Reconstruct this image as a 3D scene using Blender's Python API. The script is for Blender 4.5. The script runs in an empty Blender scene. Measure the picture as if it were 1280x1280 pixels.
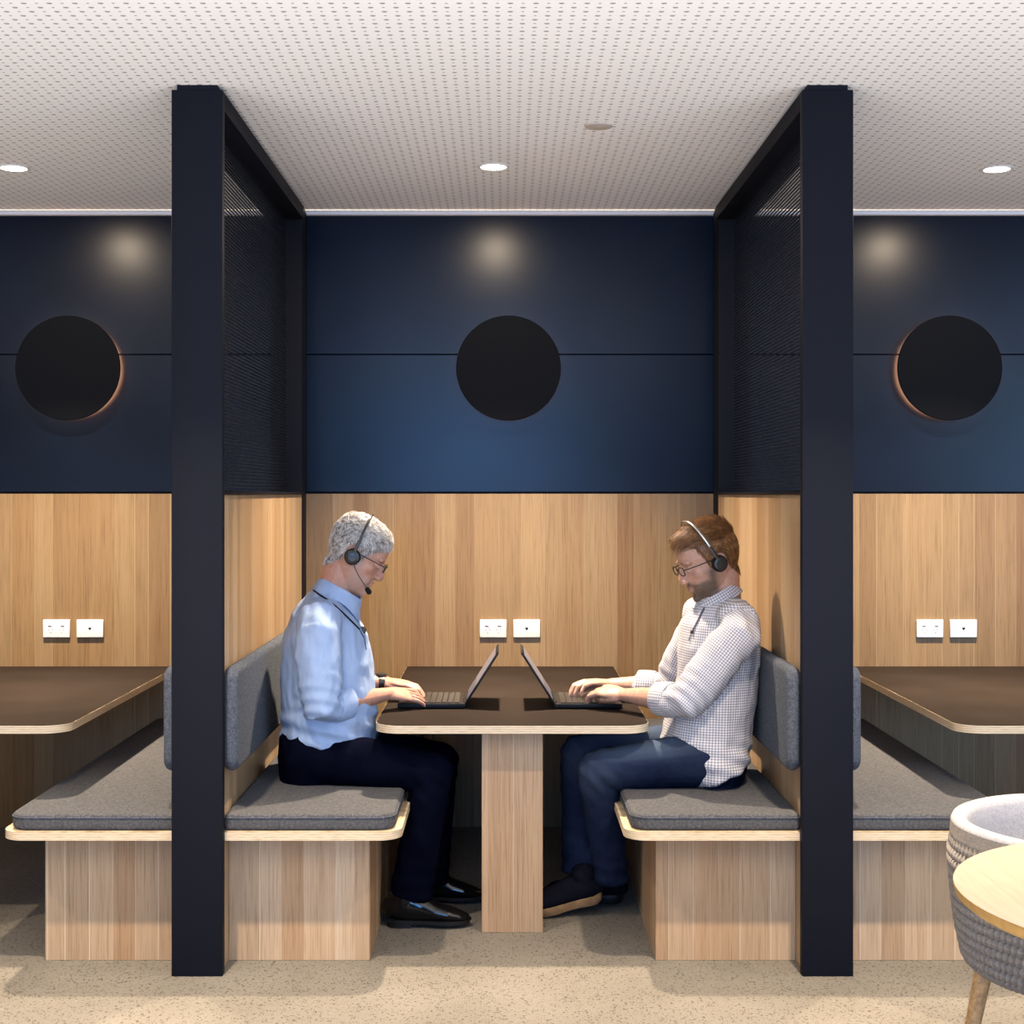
import bpy, bmesh, math, random
import numpy as np
from mathutils import Vector, Matrix, noise as mnoise

random.seed(7)
PI = math.pi
scene = bpy.context.scene
COL = scene.collection
FPX, VX, VY, EYE = 1850.0, 630.0, 616.0, 1.44      # lens in pixels, vanishing point, eye height


def W(px, py, Y):
    """a point of the place from where it shows in the photo and its distance"""
    return Vector(((px - VX) * Y / FPX, Y, EYE - (py - VY) * Y / FPX))


# ------------------------------------------------------------------ materials
class NT:
    def __init__(self, name):
        self.m = bpy.data.materials.new(name)
        self.m.use_nodes = True
        self.t = self.m.node_tree
        self.b = self.t.nodes['Principled BSDF']

    def n(self, typ, **kw):
        nd = self.t.nodes.new(typ)
        for k, v in kw.items():
            if k.startswith('i_'):
                key = k[2:].replace('_', ' ')
                nd.inputs[key].default_value = v
            else:
                setattr(nd, k, v)
        return nd

    def l(self, a, b):
        self.t.links.new(a, b)

    def math(self, op, a, b=None, c=None):
        nd = self.t.nodes.new('ShaderNodeMath')
        nd.operation = op
        for i, v in enumerate((a, b, c)):
            if v is None:
                continue
            if isinstance(v, (int, float)):
                nd.inputs[i].default_value = v
            else:
                self.l(v, nd.inputs[i])
        return nd.outputs[0]

    def ramp(self, fac, stops, interp='LINEAR'):
        nd = self.t.nodes.new('ShaderNodeValToRGB')
        cr = nd.color_ramp
        cr.interpolation = interp
        while len(cr.elements) < len(stops):
            cr.elements.new(0.5)
        for e, (p, c) in zip(cr.elements, stops):
            e.position = p
            e.color = (c[0], c[1], c[2], 1)
        self.l(fac, nd.inputs[0])
        return nd.outputs[0]

    def mix(self, fac, a, b, mode='MIX'):
        nd = self.t.nodes.new('ShaderNodeMix')
        nd.data_type = 'RGBA'
        nd.blend_type = mode
        if isinstance(fac, (int, float)):
            nd.inputs[0].default_value = fac
        else:
            self.l(fac, nd.inputs[0])
        for s, v in ((nd.inputs[6], a), (nd.inputs[7], b)):
            if isinstance(v, tuple):
                s.default_value = (v[0], v[1], v[2], 1)
            else:
                self.l(v, s)
        return nd.outputs[2]

    def pos(self, obj=False):
        if obj:
            return self.n('ShaderNodeTexCoord').outputs['Object']
        return self.n('ShaderNodeNewGeometry').outputs['Position']

    def mapped(self, vec, scale=(1, 1, 1), loc=(0, 0, 0)):
        nd = self.n('ShaderNodeMapping')
        nd.inputs['Scale'].default_value = scale
        nd.inputs['Location'].default_value = loc
        self.l(vec, nd.inputs['Vector'])
        return nd.outputs[0]

    def noise(self, vec, scale, detail=3, rough=0.55):
        nd = self.n('ShaderNodeTexNoise')
        nd.inputs['Scale'].default_value = scale
        nd.inputs['Detail'].default_value = detail
        nd.inputs['Roughness'].default_value = rough
        self.l(vec, nd.inputs['Vector'])
        return nd.outputs['Fac']

    def bump(self, h, strength=0.3, dist=0.002):
        nd = self.n('ShaderNodeBump')
        nd.inputs['Strength'].default_value = strength
        nd.inputs['Distance'].default_value = dist
        self.l(h, nd.inputs['Height'])
        self.l(nd.outputs[0], self.b.inputs['Normal'])

    def col(self, c):
        if isinstance(c, tuple):
            self.b.inputs['Base Color'].default_value = (c[0], c[1], c[2], 1)
        else:
            self.l(c, self.b.inputs['Base Color'])

    def setp(self, rough=0.5, spec=0.5, metal=0.0, **kw):
        self.b.inputs['Roughness'].default_value = rough
        self.b.inputs['Specular IOR Level'].default_value = spec
        self.b.inputs['Metallic'].default_value = metal
        for k, v in kw.items():
            self.b.inputs[k].default_value = v


def plain(name, c, rough=0.5, spec=0.5, metal=0.0, grain=0.08, scale=40.0):
    t = NT(name)
    f = t.noise(t.pos(True), scale, 3)
    lo = tuple(max(0, v * (1 - grain)) for v in c)
    hi = tuple(v * (1 + grain) for v in c)
    t.col(t.ramp(f, [(0.3, lo), (0.7, hi)]))
    t.setp(rough, spec, metal)
    return t.m


def oak(name, tint=(1, 1, 1), board=11.0, seed=0.0, axis='xy', dark=1.0):
    """vertical oak boards of uneven width, each with its own tone and grain"""
    t = NT(name)
    p = t.pos()
    s = t.n('ShaderNodeSeparateXYZ')
    t.l(p, s.inputs[0])
    if axis == 'xy':
        u = t.math('ADD', s.outputs[0], s.outputs[1])
        v = s.outputs[2]
    else:
        u = t.math('ADD', s.outputs[1], s.outputs[2])
        v = s.outputs[0]
    u = t.math('ADD', u, seed)
    vo = t.n('ShaderNodeTexVoronoi')
    vo.voronoi_dimensions = '1D'
    vo.inputs['Scale'].default_value = board
    t.l(u, vo.inputs['W'])
    sc = t.n('ShaderNodeSeparateColor')
    t.l(vo.outputs['Color'], sc.inputs[0])
    r, g = sc.outputs[0], sc.outputs[1]
    ve = t.n('ShaderNodeTexVoronoi')
    ve.voronoi_dimensions = '1D'
    ve.feature = 'DISTANCE_TO_EDGE'
    ve.inputs['Scale'].default_value = board
    t.l(u, ve.inputs['W'])
    edge = t.math('LESS_THAN', ve.outputs['Distance'], 0.016)
    cb = t.n('ShaderNodeCombineXYZ')
    t.l(t.math('MULTIPLY', u, 1.0), cb.inputs[0])
    t.l(t.math('MULTIPLY', r, 37.0), cb.inputs[1])
    t.l(t.math('MULTIPLY', v, 0.028), cb.inputs[2])
    wob = t.noise(t.mapped(cb.outputs[0], (9, 1, 40)), 1.0, 2)
    cb2 = t.n('ShaderNodeCombineXYZ')
    t.l(t.math('ADD', u, t.math('MULTIPLY', wob, 0.012)), cb2.inputs[0])
    t.l(t.math('MULTIPLY', r, 37.0), cb2.inputs[1])
    t.l(t.math('MULTIPLY', v, 0.020), cb2.inputs[2])
    grain = t.noise(cb2.outputs[0], 260, 5, 0.65)
    grain2 = t.noise(cb2.outputs[0], 45, 3, 0.5)
    tone = t.math('ADD', t.math('MULTIPLY', r, 0.55), t.math('MULTIPLY', grain2, 0.45))
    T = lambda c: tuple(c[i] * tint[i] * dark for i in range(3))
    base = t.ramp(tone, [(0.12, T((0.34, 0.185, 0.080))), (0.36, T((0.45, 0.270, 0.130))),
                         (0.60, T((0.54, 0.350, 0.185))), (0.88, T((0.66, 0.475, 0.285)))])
    base = t.mix(t.math('MULTIPLY', g, 0.45), base, T((0.50, 0.365, 0.215)))
    gr = t.ramp(grain, [(0.28, (0.56, 0.48, 0.41)), (0.50, (1, 1, 1)), (0.80, (1.12, 1.12, 1.12))])
    c = t.mix(0.85, base, gr, 'MULTIPLY')
    ed = t.mix(t.math('MULTIPLY', edge, t.math('GREATER_THAN', g, 0.58)), c, T((0.66, 0.50, 0.31)))
    t.col(ed)
    t.setp(0.42, 0.35)
    t.bump(grain, 0.12, 0.0006)
    return t.m


def plyedge(name):
    t = NT(name)
    p = t.pos()
    s = t.n('ShaderNodeSeparateXYZ')
    t.l(p, s.inputs[0])
    w = t.math('SINE', t.math('MULTIPLY', s.outputs[2], 2 * PI / 0.0068))
    n = t.noise(t.mapped(p, (25, 25, 500)), 1.0, 3)
    f = t.math('ADD', t.math('MULTIPLY', w, 0.16), n)
    t.col(t.ramp(f, [(0.22, (0.36, 0.255, 0.145)), (0.45, (0.54, 0.425, 0.285)), (0.8, (0.64, 0.53, 0.385))]))
    t.setp(0.45, 0.3)
    return t.m


def fabric(name, dark, mid, light, scale=380.0):
    t = NT(name)
    p = t.pos(True)
    a = t.noise(p, scale, 4, 0.7)
    b = t.noise(p, scale * 0.28, 2, 0.5)
    f = t.math('ADD', t.math('MULTIPLY', a, 0.75), t.math('MULTIPLY', b, 0.25))
    t.col(t.ramp(f, [(0.34, dark), (0.5, mid), (0.66, light)]))
    t.setp(0.95, 0.0)
    t.b.inputs['Sheen Weight'].default_value = 0.03
    t.bump(a, 0.5, 0.002)
    return t.m


def emit(name, c, strength):
    t = NT(name)
    t.setp(0.5)
    t.b.inputs['Base Color'].default_value = (c[0], c[1], c[2], 1)
    t.b.inputs['Emission Color'].default_value = (c[0], c[1], c[2], 1)
    t.b.inputs['Emission Strength'].default_value = strength
    return t.m


# ------------------------------------------------------------------ meshes
def new_obj(name, me, mat=None, parent=None, smooth=False, sharp=35):
    if mat is not None and not me.materials:
        me.materials.append(mat)
    if smooth:
        me.shade_smooth()
        if sharp:
            me.set_sharp_from_angle(angle=math.radians(sharp))
    o = bpy.data.objects.new(name, me)
    COL.objects.link(o)
    if parent is not None:
        o.parent = parent
    return o


def from_bm(name, bm, mat=None, parent=None, smooth=False, sharp=35):
    bmesh.ops.recalc_face_normals(bm, faces=bm.faces)
    me = bpy.data.meshes.new(name)
    bm.to_mesh(me)
    bm.free()
    mats = mat if isinstance(mat, (list, tuple)) else [mat]
    for m in mats:
        if m is not None:
            me.materials.append(m)
    return new_obj(name, me, None, parent, smooth, sharp)


def tag(o, label=None, cat=None, group=None, kind=None):
    if label:
        o['label'] = label
    if cat:
        o['category'] = cat
    if group:
        o['group'] = group
    if kind:
        o['kind'] = kind
    return o


def empty(name, loc, label, cat, group=None, rotz=0.0):
    o = bpy.data.objects.new(name, None)
    o.empty_display_size = 0.05
    o.location = loc
    o.rotation_euler = (0, 0, rotz)
    COL.objects.link(o)
    return tag(o, label, cat, group)


def copy_tree(o, dx, label=None, parent=None):
    c = o.copy()
    COL.objects.link(c)
    if parent is None:
        c.location = (o.location.x + dx, o.location.y, o.location.z)
        if label:
            c['label'] = label
    else:
        c.parent = parent
    for ch in list(o.children):
        copy_tree(ch, 0, None, c)
    return c


def box(bm, lo, hi, bev=0.0, seg=2):
    r = bmesh.ops.create_cube(bm, size=1.0)
    vs = r['verts']
    for v in vs:
        v.co = Vector(((lo[i] + hi[i]) / 2 + v.co[i] * (hi[i] - lo[i]) for i in range(3)))
    if bev > 0:
        es = set(e for v in vs for e in v.link_edges)
        bmesh.ops.bevel(bm, geom=list(es), offset=bev, segments=seg, profile=0.5, affect='EDGES')
    return vs


def boxobj(name, lo, hi, mat, parent=None, bev=0.0, seg=2):
    bm = bmesh.new()
    box(bm, lo, hi, bev, seg)
    return from_bm(name, bm, mat, parent, smooth=bev > 0)


def rounded_outline(x0, x1, y0, y1, radii, seg=10):
    """radii = (x0y0, x1y0, x1y1, x0y1)"""
    pts = []
    for (cx, cy, r, a0) in ((x0, y0, radii[0], PI), (x1, y0, radii[1], 1.5 * PI),
                            (x1, y1, radii[2], 0), (x0, y1, radii[3], 0.5 * PI)):
        sx = 1 if cx == x0 else -1
        sy = 1 if cy == y0 else -1
        if r <= 0:
            pts.append((cx, cy))
            continue
        ox, oy = cx + sx * r, cy + sy * r
        for k in range(seg + 1):
            a = a0 + (PI / 2) * k / seg
            pts.append((ox + r * math.cos(a), oy + r * math.sin(a)))
    return pts


def slab(bm, outline, z0, z1, side_mat=0, top_mat=0, edge_round=0.0, steps=1):
    """extrude an outline; optional rounded top and bottom rim"""
    n = len(outline)
    A = np.array(outline)
    prof = [(0.0, z0), (0.0, z1)]
    if edge_round > 0:
        prof = []
        for k in range(steps + 1):
            a = PI / 2 * k / steps
            prof.append((edge_round * (1 - math.sin(a)), z0 + edge_round * (1 - math.cos(a))))
        for k in range(steps + 1):
            a = PI / 2 * k / steps
            prof.append((edge_round * (1 - math.cos(a)), z1 - edge_round * (1 - math.sin(a))))
    # inward normals
    d = np.roll(A, -1, 0) - np.roll(A, 1, 0)
    nrm = np.stack([-d[:, 1], d[:, 0]], 1)
    nrm /= np.linalg.norm(nrm, axis=1)[:, None] + 1e-9
    rings = []
    for off, z in prof:
        q = A + nrm * off
        rings.append([bm.verts.new((x, y, z)) for x, y in q])
    for a, b in zip(rings[:-1], rings[1:]):
        for i in range(n):
            f = bm.faces.new((a[i], a[(i + 1) % n], b[(i + 1) % n], b[i]))
            f.material_index = side_mat
    f = bm.faces.new(rings[-1])
    f.material_index = top_mat
    f = bm.faces.new(list(reversed(rings[0])))
    f.material_index = side_mat
    return rings


def tube(bm, pts, rads, seg=16, ref=None, cap=True, capround=True):
    """loft of ellipses along pts; rads = r or (ra, rb); rb lies along ref"""
    pts = [Vector(p) for p in pts]
    rr = []
    for r in rads:
        rr.append((r, r) if isinstance(r, (int, float)) else r)
    if capround:      # rounded ends
        ends = []
        for i, j in ((0, 1), (-1, -2)):
            d = (pts[i] - pts[j]).normalized()
            m = min(rr[i])
            ends.append([(pts[i] + d * m * math.sin(a), (rr[i][0] * math.cos(a), rr[i][1] * math.cos(a)))
                         for a in (PI / 6, PI / 3, PI * 0.47)])
        pts = [p for p, _ in reversed(ends[0])] + pts + [p for p, _ in ends[1]]
        rr = [r for _, r in reversed(ends[0])] + rr + [r for _, r in ends[1]]
    n = len(pts)
    rings = []
    pa = None
    for i in range(n):
        t = (pts[min(i + 1, n - 1)] - pts[max(i - 1, 0)]).normalized()
        if ref is not None:
            b = Vector(ref) - t * t.dot(Vector(ref))
            b.normalize()
            a = b.cross(t)
        else:
            if pa is None:
                up = Vector((0, 0, 1)) if abs(t.z) < 0.9 else Vector((1, 0, 0))
                a = (up - t * t.dot(up)).normalized()
            else:
                a = (pa - t * t.dot(pa)).normalized()
            b = t.cross(a)
            pa = a
        ring = []
        for k in range(seg):
            q = 2 * PI * k / seg
            ring.append(bm.verts.new(pts[i] + a * (rr[i][0] * math.cos(q)) + b * (rr[i][1] * math.sin(q))))
        rings.append(ring)
    for r0, r1 in zip(rings[:-1], rings[1:]):
        for k in range(seg):
            bm.faces.new((r0[k], r0[(k + 1) % seg], r1[(k + 1) % seg], r1[k]))
    if cap:
        bm.faces.new(list(reversed(rings[0])))
        bm.faces.new(rings[-1])
    return rings


def ellipsoid(bm, c, r, rot=None, u=20, v=12):
    res = bmesh.ops.create_uvsphere(bm, u_segments=u, v_segments=v, radius=1.0)
    M = rot if rot is not None else Matrix.Identity(3)
    for q in res['verts']:
        q.co = Vector(c) + M @ Vector((q.co.x * r[0], q.co.y * r[1], q.co.z * r[2]))
    return res['verts']


def cyl(bm, c, axis, r0, r1, h, seg=32):
    """frustum from c along axis"""
    axis = Vector(axis).normalized()
    up = Vector((0, 0, 1)) if abs(axis.z) < 0.9 else Vector((1, 0, 0))
    a = (up - axis * axis.dot(up)).normalized()
    b = axis.cross(a)
    c = Vector(c)
    R0 = [bm.verts.new(c + a * r0 * math.cos(2 * PI * k / seg) + b * r0 * math.sin(2 * PI * k / seg)) for k in range(seg)]
    R1 = [bm.verts.new(c + axis * h + a * r1 * math.cos(2 * PI * k / seg) + b * r1 * math.sin(2 * PI * k / seg)) for k in range(seg)]
    for k in range(seg):
        bm.faces.new((R0[k], R0[(k + 1) % seg], R1[(k + 1) % seg], R1[k]))
    bm.faces.new(list(reversed(R0)))
    bm.faces.new(R1)


def lathe(bm, prof, c=(0, 0, 0), seg=48, M=None):
    """prof = [(r, z)], closed when it starts and ends at r = 0"""
    rings = []
    M = M or Matrix.Identity(3)
    c = Vector(c)
    for r, z in prof:
        if r < 1e-6:
            rings.append([bm.verts.new(c + M @ Vector((0, 0, z)))])
        else:
            rings.append([bm.verts.new(c + M @ Vector((r * math.cos(2 * PI * k / seg), r * math.sin(2 * PI * k / seg), z))) for k in range(seg)])
    for a, b in zip(rings[:-1], rings[1:]):
        for k in range(seg):
            k2 = (k + 1) % seg
            if len(a) == 1 and len(b) == 1:
                continue
            if len(a) == 1:
                bm.faces.new((a[0], b[k2], b[k]))
            elif len(b) == 1:
                bm.faces.new((a[k], a[k2], b[0]))
            else:
                bm.faces.new((a[k], a[k2], b[k2], b[k]))


def remesh(bm, voxel, smooth_it=2, lam=0.5):
    """union of closed shapes into one continuous skin -> (mesh)"""
    me = bpy.data.meshes.new('tmp')
    bmesh.ops.recalc_face_normals(bm, faces=bm.faces)
    bm.to_mesh(me)
    bm.free()
    o = bpy.data.objects.new('tmp', me)
    COL.objects.link(o)
    md = o.modifiers.new('r', 'REMESH')
    md.mode = 'VOXEL'
    md.voxel_size = voxel
    md.adaptivity = 0.0
    dg = bpy.context.evaluated_depsgraph_get()
    dg.update()
    out = bpy.data.meshes.new_from_object(o.evaluated_get(dg))
    bpy.data.objects.remove(o)
    bpy.data.meshes.remove(me)
    if smooth_it:
        smooth_mesh(out, smooth_it, lam)
    return out


def get_co(me):
    a = np.empty(len(me.vertices) * 3)
    me.vertices.foreach_get('co', a)
    return a.reshape(-1, 3)


def set_co(me, a):
    me.vertices.foreach_set('co', np.ascontiguousarray(a).ravel())
    me.update()


def get_no(me):
    a = np.empty(len(me.vertices) * 3)
    me.vertices.foreach_get('normal', a)
    return a.reshape(-1, 3)


def smooth_mesh(me, it, lam=0.5):
    co = get_co(me)
    e = np.empty(len(me.edges) * 2, dtype=np.int32)
    me.edges.foreach_get('vertices', e)
    e = e.reshape(-1, 2)
    n = len(co)
    deg = np.bincount(e.ravel(), minlength=n).astype(float)[:, None]
    deg[deg == 0] = 1
    for k in range(it):
        for l in (lam, -lam * 0.92):          # keeps the volume
            s = np.zeros_like(co)
            np.add.at(s, e[:, 0], co[e[:, 1]])
            np.add.at(s, e[:, 1], co[e[:, 0]])
            co = co + l * (s / deg - co)
    set_co(me, co)


def add_attr(me, name, vals):
    a = me.attributes.new(name, 'FLOAT', 'POINT')
    a.data.foreach_set('value', np.ascontiguousarray(vals, dtype=np.float32))


def sstep(x, a, b):
    t = np.clip((x - a) / (b - a), 0, 1)
    return t * t * (3 - 2 * t)
# ================================================================== the room
CX = 0.027            # middle of the centre booth
MOD = 1.88            # booth to booth
YW = 6.38             # rear wall
YP = 4.405            # front of the posts
ZC = 2.655            # ceiling
ZWOOD = 1.44

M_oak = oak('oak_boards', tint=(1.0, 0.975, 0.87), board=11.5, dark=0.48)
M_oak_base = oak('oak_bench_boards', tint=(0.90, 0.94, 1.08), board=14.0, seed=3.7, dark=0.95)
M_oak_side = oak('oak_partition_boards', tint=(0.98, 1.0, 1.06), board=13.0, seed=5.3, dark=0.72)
M_oak_leg = oak('oak_leg_boards', tint=(0.95, 0.98, 1.12), board=10.0, seed=8.1, dark=0.80)
M_ply = plyedge('plywood_edge')
M_frame = plain('navy_black_frame', (0.0085, 0.0094, 0.0140), 0.55, 0.05, scale=300)
M_slat = plain('navy_slats', (0.008, 0.011, 0.020), 0.42, 0.12)
M_disc = plain('charcoal_disc', (0.0042, 0.0050, 0.0072), 0.6, 0.04, scale=200)
M_white = plain('white_plastic', (0.80, 0.78, 0.75), 0.35, 0.5, grain=0.02)
M_trim = plain('white_trim', (0.70, 0.70, 0.74), 0.5, 0.3, grain=0.02)
M_black = plain('black_plastic', (0.012, 0.012, 0.013), 0.35, 0.5)
M_cush = fabric('grey_felt', (0.027, 0.029, 0.034), (0.069, 0.069, 0.073), (0.140, 0.140, 0.145))
M_pad = fabric('blue_grey_felt', (0.027, 0.031, 0.040), (0.066, 0.074, 0.092), (0.135, 0.150, 0.180))


def navy_wall_mat():
    t = NT('navy_wall_panel')
    p = t.pos()
    f = t.noise(p, 3.0, 2)
    g = t.noise(t.mapped(p, (60, 60, 900)), 1.0, 3)
    h = t.math('ADD', t.math('MULTIPLY', f, 0.6), t.math('MULTIPLY', g, 0.4))
    t.col(t.ramp(h, [(0.3, (0.0018, 0.0040, 0.0115)), (0.7, (0.0032, 0.0070, 0.0190))]))
    t.setp(0.27, 0.21)
    return t.m


def floor_mat():
    t = NT('polished_concrete')
    p = t.pos()
    big = t.noise(p, 2.2, 3)
    fine = t.noise(p, 220, 3)
    base = t.ramp(t.math('ADD', t.math('MULTIPLY', big, 0.55), t.math('MULTIPLY', fine, 0.45)),
                  [(0.3, (0.132, 0.119, 0.101)), (0.55, (0.176, 0.162, 0.139)), (0.75, (0.222, 0.208, 0.182))])

    def specks(scale, thr, seed, keep):
        v = t.n('ShaderNodeTexVoronoi')
        v.inputs['Scale'].default_value = scale
        mp = t.mapped(p, (1, 1, 1), (seed, seed * 2, 0))
        wob = t.n('ShaderNodeTexNoise')
        wob.inputs['Scale'].default_value = scale * 1.3
        t.l(mp, wob.inputs['Vector'])
        add = t.n('ShaderNodeVectorMath', operation='SCALE')
        t.l(wob.outputs['Color'], add.inputs[0])
        add.inputs['Scale'].default_value = 0.7 / scale
        ad2 = t.n('ShaderNodeVectorMath', operation='ADD')
        t.l(mp, ad2.inputs[0])
        t.l(add.outputs[0], ad2.inputs[1])
        t.l(ad2.outputs[0], v.inputs['Vector'])
        sc = t.n('ShaderNodeSeparateColor')
        t.l(v.outputs['Color'], sc.inputs[0])
        near = t.math('LESS_THAN', v.outputs['Distance'], t.math('MULTIPLY', sc.outputs[1], thr))
        return t.math('MULTIPLY', near, t.math('GREATER_THAN', sc.outputs[0], keep)), sc.outputs[2]
    m1, tone = specks(125, 0.52, 3.1, 0.42)
    dk = t.ramp(tone, [(0.0, (0.014, 0.012, 0.010)), (0.5, (0.045, 0.037, 0.028)), (1.0, (0.11, 0.092, 0.068))])
    c = t.mix(t.math('MULTIPLY', m1, 0.72), base, dk)
    m2, tone2 = specks(230, 0.50, 9.4, 0.50)
    dk2 = t.ramp(tone2, [(0.0, (0.035, 0.029, 0.023)), (0.8, (0.095, 0.08, 0.06)), (1.0, (0.32, 0.29, 0.25))])
    c = t.mix(t.math('MULTIPLY', m2, 0.75), c, dk2)
    m3, tone3 = specks(75, 0.42, 1.7, 0.84)
    dk3 = t.ramp(tone3, [(0.0, (0.025, 0.022, 0.018)), (0.6, (0.09, 0.075, 0.055)), (1.0, (0.30, 0.27, 0.23))])
    c = t.mix(t.math('MULTIPLY', m3, 0.7), c, dk3)
    t.col(c)
    t.setp(0.45, 0.05)
    return t.m


def ceiling_mat():
    t = NT('perforated_plasterboard')
    p = t.pos()
    s = t.n('ShaderNodeSeparateXYZ')
    t.l(p, s.inputs[0])
    pitch = 0.0318
    gx = t.math('DIVIDE', s.outputs[0], pitch)
    gy = t.math('DIVIDE', s.outputs[1], pitch)
    ix = t.math('FLOOR', gx)
    iy = t.math('FLOOR', gy)
    fx = t.math('SUBTRACT', t.math('SUBTRACT', gx, ix), 0.5)
    fy = t.math('SUBTRACT', t.math('SUBTRACT', gy, iy), 0.5)
    d = t.math('SQRT', t.math('ADD', t.math('MULTIPLY', fx, fx), t.math('MULTIPLY', fy, fy)))
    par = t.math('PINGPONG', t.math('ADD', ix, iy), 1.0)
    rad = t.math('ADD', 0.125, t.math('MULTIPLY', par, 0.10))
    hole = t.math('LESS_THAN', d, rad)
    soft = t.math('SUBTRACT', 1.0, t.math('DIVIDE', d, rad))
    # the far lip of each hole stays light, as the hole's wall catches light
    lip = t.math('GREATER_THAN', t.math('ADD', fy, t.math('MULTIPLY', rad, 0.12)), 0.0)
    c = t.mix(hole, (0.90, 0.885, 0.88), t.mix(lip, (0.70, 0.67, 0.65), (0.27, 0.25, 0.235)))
    t.col(c)
    t.setp(0.8, 0.1)
    return t.m


M_navy = navy_wall_mat()
M_floor = floor_mat()
M_ceil = ceiling_mat()
XL, XR, YF = -6.5, 6.5, -3.0

S = lambda o: tag(o, kind='structure')
S(boxobj('floor', (XL, YF, -0.06), (XR, YW + 0.12, 0.0), M_floor))
S(boxobj('ceiling', (XL, YF, ZC), (XR, YW + 0.12, ZC + 0.06), M_ceil))
bm = bmesh.new()
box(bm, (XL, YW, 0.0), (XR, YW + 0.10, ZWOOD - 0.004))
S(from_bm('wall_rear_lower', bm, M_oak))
bm = bmesh.new()
for z0, z1 in ((ZWOOD + 0.004, 2.034), (2.038, 2.632)):
    box(bm, (XL, YW - 0.004, z0), (XR, YW + 0.10, z1), 0.0015, 1)
S(from_bm('wall_rear_upper', bm, M_navy))
S(boxobj('wall_rear_core', (XL, YW + 0.012, 0.0), (XR, YW + 0.115, ZC), M_frame))
S(boxobj('trim_1', (XL, YW - 0.028, 2.634), (XR, YW + 0.01, 2.650), M_trim))


# ------------------------------------------------------------------ partitions
def partition(xl, xr, label):
    """slatted screen over an oak panel between a front post and a rear post"""
    xc = (xl + xr) / 2
    t = empty('booth_partition', (xc, YP, 0), label, 'partition', 'dark framed partitions between booths')
    h = (xr - xl) / 2
    d, df = 0.15, 0.036
    y2 = YW - 0.028 - YP
    boxobj('front_post', (-h, 0, 0), (h, df, 2.64), M_frame, t, 0.0025)
    boxobj('rear_post', (-h + 0.0103, y2 - d, 0), (h - 0.0103, y2, 2.64), M_frame, t, 0.0025)
    boxobj('top_rail', (-h, df, 2.585), (h, y2 - d, 2.64), M_frame, t, 0.0025)
    boxobj('top_plate', (-0.06, 0.004, 2.64), (0.06, y2, ZC), M_frame, t)
    boxobj('side_panel', (-h + 0.010, df, 0), (h - 0.010, y2 - d, ZWOOD - 0.006), M_oak_side, t, 0.001, 1)
    bm = bmesh.new()
    z = ZWOOD + 0.004
    while z < 2.575:
        box(bm, (-0.002, df, z), (0.002, y2 - d, z + 0.0044))
        z += 0.0125
    o = from_bm('slatted_screen', bm, M_slat, t)
    tag(o, 'fine horizontal dark slats one can see through')
    boxobj('screen_sill', (-h, df, ZWOOD - 0.005), (h, y2 - d, ZWOOD + 0.003), M_frame, t)
    return t


PX = ((-0.990, -0.838), (0.888, 1.040))
partition(PX[0][0], PX[0][1], 'dark framed slatted partition behind the grey-haired man, left of the centre booth')
partition(PX[1][0], PX[1][1], 'dark framed slatted partition behind the bearded man, right of the centre booth')


# ------------------------------------------------------------------ benches
YB0 = 4.442            # front of the plywood seats
YB1 = YW


def bench(side, label):
    """side = -1: back against a partition on its left; +1: on its right"""
    xw = PX[0][1] - 0.0097 if side < 0 else PX[1][0] + 0.0097
    xi = CX + side * 0.337
    xb = CX + side * 0.44
    x0, x1 = min(xw, xi), max(xw, xi)
    t = empty('bench', ((x0 + x1) / 2, YB0, 0), label, 'bench', 'oak booth benches')
    ox = -(x0 + x1) / 2
    # base
    b0, b1 = min(xw, xb), max(xw, xb)
    boxobj('base', (b0 + ox, 0.116, 0), (b1 + ox, YB1 - YB0, 0.396), M_oak_base, t, 0.0012, 1)
    bm = bmesh.new()
    yin = 0.153                # the board is cut around the post
    rad = (0, 0.07, 0, 0) if side < 0 else (0.07, 0, 0, 0)
    out = rounded_outline(x0 + ox, x1 + ox, 0.0, YB1 - YB0, rad, 10)
    slab(bm, out, 0.396, 0.421)
    from_bm('seat_board', bm, M_ply, t, True, 30)
    return t


def cushion(side, label):
    xw = PX[0][1] - 0.007 if side < 0 else PX[1][0] + 0.007
    xi = CX + side * 0.357
    x0, x1 = min(xw, xi), max(xw, xi)
    cx = (x0 + x1) / 2
    y0 = YB0 + 0.016
    t = empty('seat_cushion', (cx, y0, 0.4215), label, 'cushion', 'grey felt seat cushions')
    bm = bmesh.new()
    rad = (0.02, 0.06, 0.02, 0.02) if side < 0 else (0.06, 0.02, 0.02, 0.02)
    out = rounded_outline(x0 - cx, x1 - cx, 0.0, YB1 - 0.02 - y0, rad, 8)
    slab(bm, out, 0.0, 0.050, edge_round=0.013, steps=5)
    o = from_bm('cushion_cover', bm, M_cush, t, True, 60)
    bm = bmesh.new()
    d = 0.0005
    ring = [Vector((x, y, 0.0385)) for x, y in rounded_outline(x0 - cx - d, x1 - cx + d, -d, YB1 - 0.02 - y0 + d, rad, 8)]
    ring.append(ring[0])
    tube(bm, ring, [0.0022] * len(ring), 6, None, True, False)
    from_bm('piping', bm, M_pad, t, True, 60)
    return t


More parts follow.
